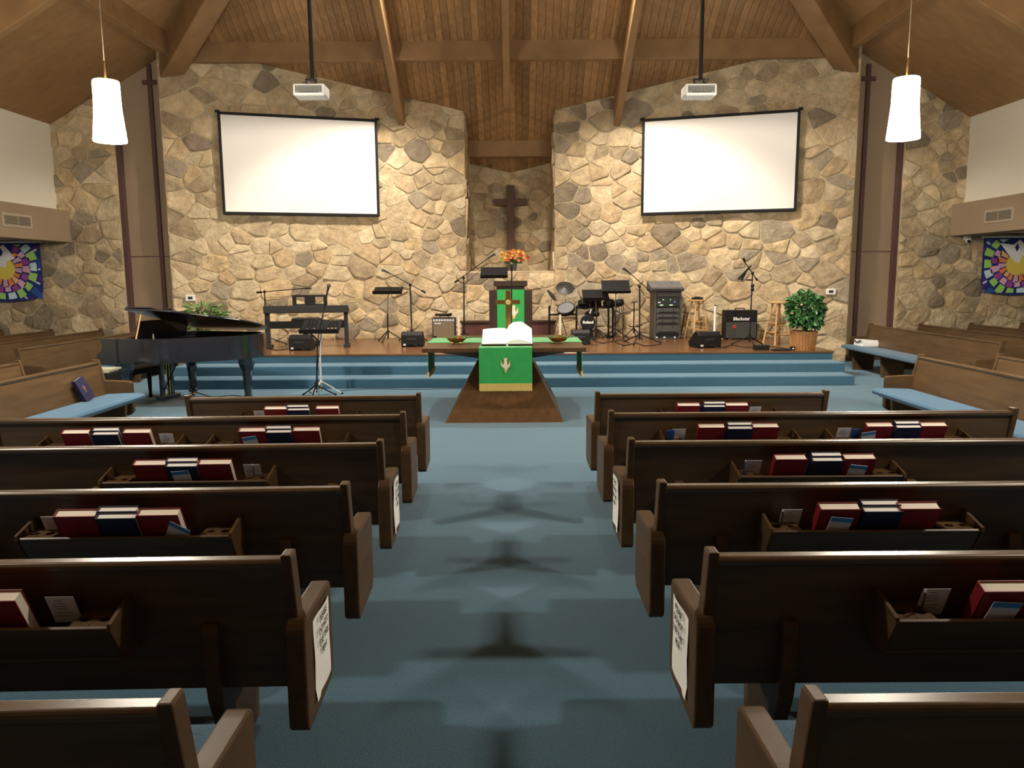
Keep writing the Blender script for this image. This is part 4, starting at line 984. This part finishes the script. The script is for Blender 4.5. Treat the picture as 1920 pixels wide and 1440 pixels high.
# microphone stands
mic_stand('boom microphone stand reaching over the digital piano', S(499, 648), (496, 547), ((481, 548.5), (566, 541)), r=.36)
mic_stand('boom microphone stand between the slim music stand and the tan amplifier', S(772, 640), (769, 534), ((798, 549), (732, 513)))
mic_stand('boom microphone stand between the tan amplifier and the pulpit', S(870, 640), (869.5, 521), ((852, 530), (914, 485)))
mic_stand('boom microphone stand beside the equipment rack', S(1199, 644), (1199, 537), ((1222, 549), (1182, 513)), r=.38, rot=.1)
m5 = mic_stand('microphone stand with a cluster of clips in front of the black amplifier', S(1405, 648), (1411, 512), ((1420, 526), (1397, 492)), mic=False, r=.3)
bz_ = S(1405, 648); L5 = lambda p: at_y(p[0], p[1], bz_.y)-bz_
MB().tube(L5((1408, 498)), L5((1384, 524)), .016, .022, 8).tube(L5((1401, 505)), L5((1390, 526)), .012, .02, 8).build('clip_arm', 'black', m5)
MB().tube(L5((1397, 492)), L5((1394, 484)), .016, .02, 8).build('microphone', 'black', m5)
MB().box(-.09, .02, -.02, .02, L5((1405, 525)).z-.012, L5((1405, 525)).z+.012).build('tray', 'black', m5)
for yy in (536, 543): MB().sphere(L5((1411, yy)), .032, 8).build('knob', 'black', m5)
mic_stand('straight microphone stand in front of the pulpit cloth', (at_y(958, 600, 12.6).x, 12.6), (959.5, 512), None, r=.2)
mic_stand('black boom microphone stand on the carpet at the foot of the stage steps', at_z(594, 744, 0), (595, 645), ((594, 648), (612, 556)), floor=0, r=.26)
# music stands
music_stand('slim black music stand with a level desk near the tan amplifier', S(728, 640), (701, 540, 755, 549), back=R_(68), hgt=.33)
music_stand('black music stand rising behind the pulpit', (at_y(925, 560, 14.1).x, 14.1), (901, 502, 952, 520), back=R_(55), hgt=.34)
music_stand('low black music stand in front of the drum kit', S(1118, 636), (1092, 545, 1141, 561), back=R_(55), hgt=.34)
music_stand('tall black music stand beside the drum kit', S(1153, 636), (1128, 526, 1181, 549), back=R_(45), hgt=.34)
music_stand('chrome folding music stand with a perforated black desk at the stage steps', at_z(603, 741, 0), (566, 601, 639, 623), floor=0, pole='steel_pale', back=R_(62), perforated=True, hgt=.36, tri_mt='steel_pale')
# amplifiers
def amp(name, label, px0, px1, pyt, pyb, face, panel_mt, txt, split, txt_mt, tsz, ty, tx=.5, cream=False):
    b = S((px0+px1)/2, pyb, .36); D = b.y; w = (at_y(px1, pyb, D)-at_y(px0, pyb, D)).length; h = at_y(px0, pyt, D).z-SH
    t = thing(name, label, 'amplifier', (b.x, D, SH))
    MB().box(-w/2, w/2, 0, .25, .015, h).build('cabinet', 'black' if not cream else 'dark_grey', t, bevel=.012)
    MB().box(-w/2+.02, w/2-.02, -.008, .01, .03, h*split).build('grille_cloth', face, t)
    MB().box(-w/2+.02, w/2-.02, -.010, .01, h*(split+.03), h*.93).build('control_panel', panel_mt, t)
    for k in range(7): MB().lathe([(.011, 0), (.009, .014)], (-w*.36+k*w*.12, -.008, h*.86 if not cream else h*.9), 8, axis=(0, -1, 0)).build('knob', 'dark_grey' if not cream else 'ink', t)
    hd = MB().path([(-.09, .12, h), (-.08, .12, h+.03), (.08, .12, h+.03), (.09, .12, h)], .009).build('handle', 'black', t)
    for x in (-w/2+.05, w/2-.05): MB().box(x-.02, x+.02, .03, .2, 0, .02).build('foot', 'black_matte', t)
    text_mesh('lettering', txt, tsz, txt_mt, t, frame(Vector((-w/2+w*tx, -.014, h*ty)), (1, 0, 0), (0, 0, 1)), .002, bold=.002, shear=.2 if cream else 0)
    return t, w, h, D
t, w, h, D = amp('guitar_amplifier', 'black guitar amplifier with a grey grille behind the wooden stool', 1359, 1419, 582, 629, 'grille', 'black', 'Blackstar', .60, 'logo_white', .085, .71)
MB().lathe([(.035, 0), (.035, .004)], (-w*.22, -.008, h*.45), 16, axis=(0, -1, 0)).build('red_badge', 'red_logo', t)
t, w, h, D = amp('practice_amplifier', 'small amplifier with a tan grille cloth between the microphone stands', 811, 854, 596, 633, 'tan_grille', 'card', 'Fender', .80, 'card', .05, .72, .24, True)
p = thing('effects_unit', 'flat black box lying on the tan amplifier', 'electronics', (t.location.x-.01, D+.02, SH+h+.032))
MB().box(-.16, .16, 0, .18, 0, .045).build('case', 'black', p, bevel=.006); MB().tube((.05, -.02, .03), (.18, -.03, .05), .02, .012, 8).build('plug', 'black', p)
# rack with mixer
b = S(1252, 632, .60); D = b.y; XX = lambda x: at_y(x, 580, D).x-b.x; ZZ = lambda y: at_y(1250, y, D).z-SH
rk = thing('equipment_rack', 'grey audio equipment rack with glowing units beside the wooden stool', 'rack', b)
x0, x1 = XX(1227), XX(1278)
MB().box(x0, x1, .02, .5, .0, ZZ(546)).build('cabinet', 'grey_plastic', rk, bevel=.01)
MB().box(x0+.04, x1-.04, .012, .03, .04, ZZ(549)).build('inner_face', 'black', rk)
ys = [(550, 556, 'grey_plastic'), (557, 575, 'dark_grey'), (578, 588, 'grey_plastic'), (589, 598, 'grey_plastic'), (599, 608, 'grey_plastic'), (610, 625, 'grey_plastic')]
for i, (a, c, mt_) in enumerate(ys):
    un = MB().box(x0+.045, x1-.045, .0, .02, ZZ(c), ZZ(a)).build('rack_unit', mt_, rk, bevel=.003)
    if i >= 2:
        MB().box(x0+.08, x1-.08, -.004, .003, ZZ(c)+.012, ZZ(c)+.035).build('vent_slot', 'black_matte', un)
        for s in (-1, 1): MB().box((x0+x1)/2+s*.1-.012, (x0+x1)/2+s*.1+.012, -.012, .003, ZZ(a)-.035, ZZ(a)-.015).build('knob', 'dark_grey', un)
    if i == 1:
        for kx, kz, mt2, ww, hh in ((1236, 567, 'logo_white', .05, .02), (1240, 572, 'led_green', .06, .012), (1258, 572, 'led_green', .06, .012), (1243, 562, 'led_green', .014, .014), (1257, 562, 'led_green', .012, .012), (1265, 566, 'led_blue', .02, .02)):
            MB().box(XX(kx)-ww/2, XX(kx)+ww/2, -.004, .003, ZZ(kz)-hh/2, ZZ(kz)+hh/2).build('indicator', mt2, un)
for xx in (x0+.05, (x0+x1)/2-.06, x1-.12): MB().box(xx-.012, xx+.02, -.003, .02, .02, .05).build('caster_plate', 'card', rk)
mx_ = thing('mixing_console', 'grey mixing console tilted on top of the equipment rack', 'mixer', (b.x, D, SH+ZZ(546)))
xa, xb = XX(1219), XX(1281); dz = ZZ(528)-ZZ(545)
MB().hexa([(xa, -.06, .0), (xb, -.06, .0), (xb, .45, .0), (xa, .45, .0)], [(xa, -.06, .05), (xb, -.06, .05), (xb, .42, dz+.02), (xa, .42, dz+.02)]).build('body', 'grey_plastic', mx_, bevel=.008)
kn_ = MB()
for j in range(5):
    for i in range(16):
        x = xa+.03+i*(xb-xa-.06)/15; y = .02+j*.08; z = .05+(dz-.03)*(y+.06)/.48
        kn_.lathe([(.009, 0), (.007, .014)], (x, y, z), 6)
o = kn_.build('knobs', 'card', mx_); o['kind'] = 'stuff'
MB().box(xa+.02, xb-.02, -.064, -.055, .012, .04).build('front_strip', 'dark_grey', mx_)
# stools
def stool(label, base, seat_y, wpx):
    D = base.y; h = at_y(960, seat_y, D).z-SH
    t = thing('wooden_stool', label, 'stool', (base.x, D, SH), R_(18), 'wooden stools')
    MB().lathe([(.15, h-.03), (.165, h-.022), (.165, h-.006), (.155, h)], n=24).build('seat', 'stool_wood', t, smooth=True)
    f = []
    for k in range(4):
        a = k*math.pi/2+.78; top = Vector((.10*math.cos(a), .10*math.sin(a), h-.03)); bot = Vector((.235*math.cos(a), .235*math.sin(a), 0)); f.append((top, bot))
        MB().tube(bot, top, .018, .018, 8).build('leg', 'stool_wood', t)
    for k in range(4):
        for u in ((.30, .52) if k % 2 else (.24, .46)):
            p, q = [f[j][1]+(f[j][0]-f[j][1])*u for j in (k, (k+1) % 4)]
            MB().tube(p, q, .011, .011, 8).build('rung', 'stool_wood', t)
    return t, h
t1, h1 = stool('light wooden bar stool with a small black box on its seat', S(1306, 630, .3), 564, 24)
p = thing('black_box', 'small black box on the seat of a wooden stool', 'box', (t1.location.x, t1.location.y, SH+h1)); MB().box(-.1, .09, -.07, .07, 0, .04).build('case', 'black', p, bevel=.006); MB().box(-.05, .05, -.04, .04, .04, .055).build('lid', 'dark_grey', p, bevel=.004)
stool('light wooden bar stool with an empty seat next to the potted plant', S(1457, 645), 569, 34)
p = at_y(1345, 622, 13.75)
t = thing('white_pole', 'white upright tube stand behind the wedge monitor', 'stand', (p.x, (p.y+.2), SH))
q = at_y(1345, 573, (p.y+.2))
MB().tube((0, 0, .02), (0, 0, q.z-SH), .022, .018, 10).build('tube', 'page_white', t); MB().sphere((0, 0, q.z-SH), .02, 8).build('cap', 'black', t); MB().lathe([(.13, 0), (.13, .02), (.03, .03)], n=16).build('base', 'black', t)
p = S(1188, 634)
t = thing('guitar_stand', 'empty black guitar stand beside the boom microphone stand', 'stand', p)
hz_ = at_y(1188, 567, p.y).z-SH
tripod(t, .2, .2, rot=1.2); MB().tube((0, 0, .1), (0, 0, hz_), .012, .010, 8).build('pole', 'black', t); MB().tube((-.05, 0, hz_), (.07, 0, hz_+.01), .01, .01, 6).build('neck_yoke', 'black', t)
MB().path([(-.1, -.08, .26), (-.08, -.02, .22), (0, 0, .22), (.08, -.02, .22), (.14, -.08, .26)], .010).build('cradle', 'black', t)
# low maroon bench behind the pulpit
l, r2 = at_y(864, 605, 15.45), at_y(1043, 602, 15.45)
t = thing('low_bench', 'long low maroon wooden bench under the stone ledge', 'bench', ((l.x+r2.x)/2, 15.12, SH))
w = r2.x-l.x; h = at_y(940, 602, 15.12).z-SH
MB().box(-w/2, w/2, .05, .35, h-.04, h).build('seat', 'dark_wood', t, bevel=.006); MB().box(-w/2+.03, w/2-.03, .08, .33, 0, h-.04).build('front_panel', 'maroon_wood', t)
# ---- electronic drum kit
DD = 14.75
dk0 = at_y(1090, 600, DD)
dk = thing('electronic_drum_kit', 'black electronic drum kit with rubber pads on a tube rack', 'drum kit', (dk0.x, DD, SH))
def DP(px, py, dy=0): q = at_y(px, py, DD+dy); return Vector((q.x-dk0.x, dy, q.z-SH))
def ground(px, dy=0): q = DP(px, 630, dy); q.z = 0; return q
for px0, yt, dy in ((1030, 573, 0), (1081, 573, 0), (1141, 570, .1), (1149, 572, .3)):
    MB().tube(ground(px0, dy), DP(px0, yt, dy), .02, .02, 10).build('rack_post', 'black', dk); MB().lathe([(.05, 0), (.05, .02), (.02, .03)], ground(px0, dy), 10).build('post_foot', 'black_matte', dk)
MB().tube(DP(1030, 590), DP(1081, 589), .02, .02, 10).tube(DP(1081, 577), DP(1141, 575, .1), .02, .02, 10).tube(DP(1141, 575, .1), DP(1168, 570, .5), .02, .02, 10).build('rack_bar', 'black', dk)
def pad(px, py, r, axis, th, dy=0, head='cymbal', shell='black', nm='drum_pad'):
    c = DP(px, py, dy); ax = Vector(axis).normalized()
    o = MB().lathe([(r*.96, -th), (r, -th*.8), (r, 0), (r*.97, .01)], c, 24, axis=ax).build(nm, shell, dk)
    MB().lathe([(r*.93, .008), (r*.90, .016)], c, 24, axis=ax).build('pad_head', head, o)
    rm = MB().lathe([(r*1.03, -.012), (r*1.03, .012), (r*.96, .014)], c, 24, axis=ax, close=False).build('rim', 'dark_grey', o)
    return o
pad(1061, 578, .17, (-.25, -.55, .8), .07, -.05, 'drum_grey')
pad(1095, 567, .115, (.1, .5, .85), .09, .05); pad(1117, 566, .11, (0, .5, .85), .09, .1); pad(1141, 567, .11, (-.1, .5, .85), .08, .2); pad(1159, 566, .11, (-.2, .4, .9), .07, .4)
# cymbals
for (px0, py, r, ax, dy, pc) in ((1059.5, 539, .175, (.05, -.68, .72), .15, (1061, 590)), (1036, 553, .135, (.75, -.25, .6), .05, (1030, 590))):
    c = DP(px0, py, dy); o = MB().lathe([(.02, .02), (.05, .012), (r, -.012), (r, -.022), (.05, -.004), (.02, .0)], c, 28, axis=ax).build('cymbal_pad', 'cymbal', dk, smooth=True)
    MB().sphere(c+Vector(ax).normalized()*.025, .022, 8).build('wing_nut', 'chrome', o); MB().tube(c, DP(pc[0], pc[1], dy*.3), .007, .009, 8).build('cymbal_arm', 'chrome', dk)
# kick pad
kc = DP(1102, 604, -.12); kr = (DP(1116, 604).x-DP(1089, 604).x)/2
MB().lathe([(kr, -.05), (kr*1.04, 0), (kr*1.04, .05), (kr*.94, .06)], kc, 26, axis=(0, -1, 0)).build('kick_pad', 'black', dk)
kt = MB().prism([(kc.x-kr*.8, .02), (kc.x+kr*.8, .02), (kc.x+kr*.62, kc.z), (kc.x-kr*.62, kc.z)], lambda a, z, t_: (a, -.12+t_, z), 0, .1).build('kick_tower', 'black', dk)
MB().box(kc.x-.16, kc.x+.16, -.22, .12, 0, .025).build('kick_base', 'dark_grey', kt)
text_mesh('lettering', 'Roland', .072, 'logo_white', dk, frame(kc+Vector((0, -.065, .0)), (1, 0, 0), (0, 0, 1)), .002, bold=.003)
MB().tube(DP(1103, 587, -.1), DP(1120, 578, .1), .035, .03, 10).build('module_arm', 'dark_grey', dk); MB().tube(DP(1106, 588, -.13), DP(1109, 580, -.13), .022, .022, 8).build('chrome_clamp', 'chrome', dk)
MB().hexa([DP(1137, 572, .05), DP(1146, 572, .05), DP(1146, 572, .2), DP(1137, 572, .2)], [DP(1137, 561, .05), DP(1146, 561, .05), DP(1146, 561, .2), DP(1137, 561, .2)]).build('sound_module', 'dark_grey', dk)
for px0, px1 in ((1046, 1038), (1052, 1064)): MB().tube(DP(px0, 594, .2), ground(px1, .2)+Vector((0, 0, .0)), .012, .012, 8).build('snare_stand_leg', 'chrome', dk)
MB().tube(DP(1047, 597, .1), DP(1079, 596, .1), .02, .02, 8).build('hi_hat_bar', 'chrome', dk)
cb_ = MB()
rr = random.Random(9)
for px0 in (1150, 1155, 1160, 1165, 1168):
    a = DP(px0, 570, .35); cb_.path([a, a+Vector((.02, 0, -.2)), a+Vector((rr.uniform(-.08, .06), -.05, -.45)), Vector((a.x+rr.uniform(-.2, .1), .2, .01))], .006, 5)
cb_.build('drum_cable', 'cable', dk)
MB().lathe([(.13, .40), (.15, .43), (.15, .47), (.12, .49)], ground(1110, .45), 18).build('throne_seat', 'black', dk); MB().tube(ground(1110, .45), ground(1110, .45)+Vector((0, 0, .42)), .02, .02, 8).build('throne_post', 'chrome', dk)
for k in range(3): MB().tube(ground(1110, .45)+Vector((0, 0, .2)), ground(1110, .45)+Vector((.22*math.cos(k*2.1), .22*math.sin(k*2.1), .01)), .012, .012, 6).build('throne_leg', 'chrome', dk)

# ---- plants
def plant(label, loc, basket, n, rx, rz, cz, leaf, seed, long=False, cat='plant'):
    t = thing('potted_plant', label, cat, loc); r = random.Random(seed)
    rb, rt, hb = basket
    MB().lathe([(rb, 0), (rb*1.02, .02), ((rb+rt)/2*1.02, hb*.5), (rt, hb*.94), (rt*1.05, hb*.95), (rt*1.05, hb), (rt*.92, hb), (rt*.9, hb*.85)], n=24).build('wicker_basket', 'basket', t)
    if long is False:
        for k in range(24):
            a = k*math.pi/12; MB().tube((rb*1.03*math.cos(a), rb*1.03*math.sin(a), .01), (rt*1.02*math.cos(a), rt*1.02*math.sin(a), hb*.94), .008, .008, 5).build('wicker_stave', 'basket', t)
    MB().lathe([(rt*.9, hb*.84), (.001, hb*.86)], n=16).build('soil', 'dark_wood', t)
    sm = MB(); fm = MB()
    for i in range(n):
        a = r.uniform(0, 6.283); e = math.acos(r.uniform(-.75, 1)); rad = r.uniform(.55, 1.0)
        c = Vector((rx*rad*math.sin(e)*math.cos(a), rx*rad*math.sin(e)*math.sin(a), cz+rz*rad*math.cos(e)))
        d = Vector((c.x, c.y, (c.z-cz)*.7+.02)).normalized(); dr = (d+Vector((r.uniform(-.6, .6), r.uniform(-.6, .6), r.uniform(-.9, .25)))).normalized()
        L = r.uniform(.07, .13)*(1.5 if long else 1); wd = L*(.16 if long else .30); side = dr.cross(Vector((r.uniform(-1, 1), r.uniform(-1, 1), 1))).normalized()*wd
        nn = side.cross(dr).normalized()
        fm.add([c, c+dr*L*.35+side+nn*.012, c+dr*L*.75+side*.75, c+dr*L-nn*.02, c+dr*L*.75-side*.75, c+dr*L*.35-side+nn*.012, c+dr*L*.5-nn*.004], [(0, 1, 6), (1, 2, 6), (2, 3, 6), (3, 4, 6), (4, 5, 6), (5, 0, 6)])
        if i % 12 == 0: sm.path([(0, 0, hb*.8), (c.x*.4, c.y*.4, (hb+c.z)/2), c], .005, 5)
    sm.build('stem', 'leaf', t); o = fm.build('foliage', leaf, t); o['kind'] = 'stuff'
    return t
p = S(1518, 658)
wpx = (at_y(1555, 600, p.y+.15).x-at_y(1481, 600, p.y+.15).x)/2
plant('leafy green plant in a wicker basket at the edge of the stage', (p.x-.01, p.y+.23, SH), (.165, .195, .30), 620, wpx*.86, .31, .60, 'leaf', 4)
p = at_y(382, 590, 13.5)
plant('pale green fern on the stage behind the grand piano', (p.x, 13.5, SH), (.14, .17, .26), 420, .40, .22, at_y(382, 597, 13.5).z-SH, 'fern', 8, long=True)

# ---- small things on the stage floor and pews
def box_thing(name, label, cat, px, py, w, d, h, mt_, extra=None, z=SH):
    p = at_z(px, py, z); t = thing(name, label, cat, (p.x, p.y, z)); MB().box(-w/2, w/2, 0, d, 0, h).build('case', mt_, t, bevel=.006)
    if extra: extra(t)
    return t
def ped(t):
    for k in range(4): MB().lathe([(.014, 0), (.012, .012)], (-.08+k*.053, .05, .08), 8).build('foot_switch', 'chrome', t)
box_thing('effects_pedal', 'black effects pedal board at the stage edge by the microphone stand', 'pedal', 1430, 657, .22, .16, .08, 'black', ped)
box_thing('cable_tray', 'flat black cable mat on the stage floor beside the stool', 'mat', 1466, 658, .28, .12, .02, 'black_matte', lambda t: MB().box(-.1, .1, .03, .09, .02, .03).build('raised_pad', 'dark_grey', t))
box_thing('power_box', 'tiny black power box on the stage near the wicker basket', 'box', 1487, 657, .07, .06, .06, 'black', lambda t: MB().box(-.015, .015, -.004, .0, .02, .04).build('socket', 'card', t))
def cable(label, pts, rad=.007, z=SH):
    P = [at_z(x, y, z) for x, y in pts]; c = P[0].copy(); t = thing('floor_cable', label, 'cable', c, 0, 'floor cables')
    sm = []
    for i in range(len(P)-1):
        p0, p1, p2, p3 = P[max(0, i-1)], P[i], P[i+1], P[min(len(P)-1, i+2)]
        for k in range(5):
            u = k/5; sm.append(.5*((2*p1)+(p2-p0)*u+(2*p0-5*p1+4*p2-p3)*u*u+(3*p1-p0-3*p2+p3)*u**3))
    sm.append(P[-1]); MB().path([q-c+Vector((0, 0, rad)) for q in sm], rad, 6).build('cable_run', 'cable', t)
    MB().tube(sm[-1]-c+Vector((0, 0, rad)), sm[-1]-c+Vector((.05, 0, rad)), .012, .012, 8).build('plug', 'chrome', t)
cable('black cable looping on the stage under the digital piano', [(486, 660), (500, 654), (520, 657), (541, 654)])
cable('tangled black cable on the stage around the boom microphone stand by the rack', [(1150, 640), (1170, 648), (1192, 644), (1210, 649), (1240, 645), (1225, 638)])
cable('tangled black cable beside the drum kit on the stage floor', [(1110, 637), (1130, 644), (1165, 638), (1180, 646), (1160, 650)])
cable('black cable running past the wedge monitor to the microphone stand', [(1355, 652), (1375, 648), (1400, 652), (1440, 650), (1480, 655)])
cable('thin black cable on the carpet under the grand piano', [(352, 742), (365, 736), (400, 745), (440, 742), (490, 752)], .006, 0)
cable('long black cable along the foot of the stage steps', [(640, 733), (700, 730), (780, 731), (850, 729), (890, 731)], .005, 0)
# blue hymnal leaning on the piano side pew, papers on the other
a = XC-4.40
book('blue_hymnal', 'navy hymnal with a gold emblem leaning on the piano side pew', 'book', (a+.195, 7.62, .416), R_(90), .16, .24, .035, 'navy_cover', 'page', R_(20), None, 'gold_print', R_(-14))
t = thing('paper_bundle', 'bundle of white papers tied with black cord on the plant side pew', 'papers', (XC+6.24-.22, 12.95, .415))
MB().box(-.14, .14, -.18, .18, 0, .035).box(-.13, .13, -.17, .18, .035, .065).box(-.14, .12, -.15, .18, .065, .10).build('sheets', 'paper', t); MB().path([(-.15, -.1, .1), (-.15, .05, .05), (-.145, .15, .09), (0, .1, .105), (.1, -.1, .105)], .008).build('cord', 'cable', t)
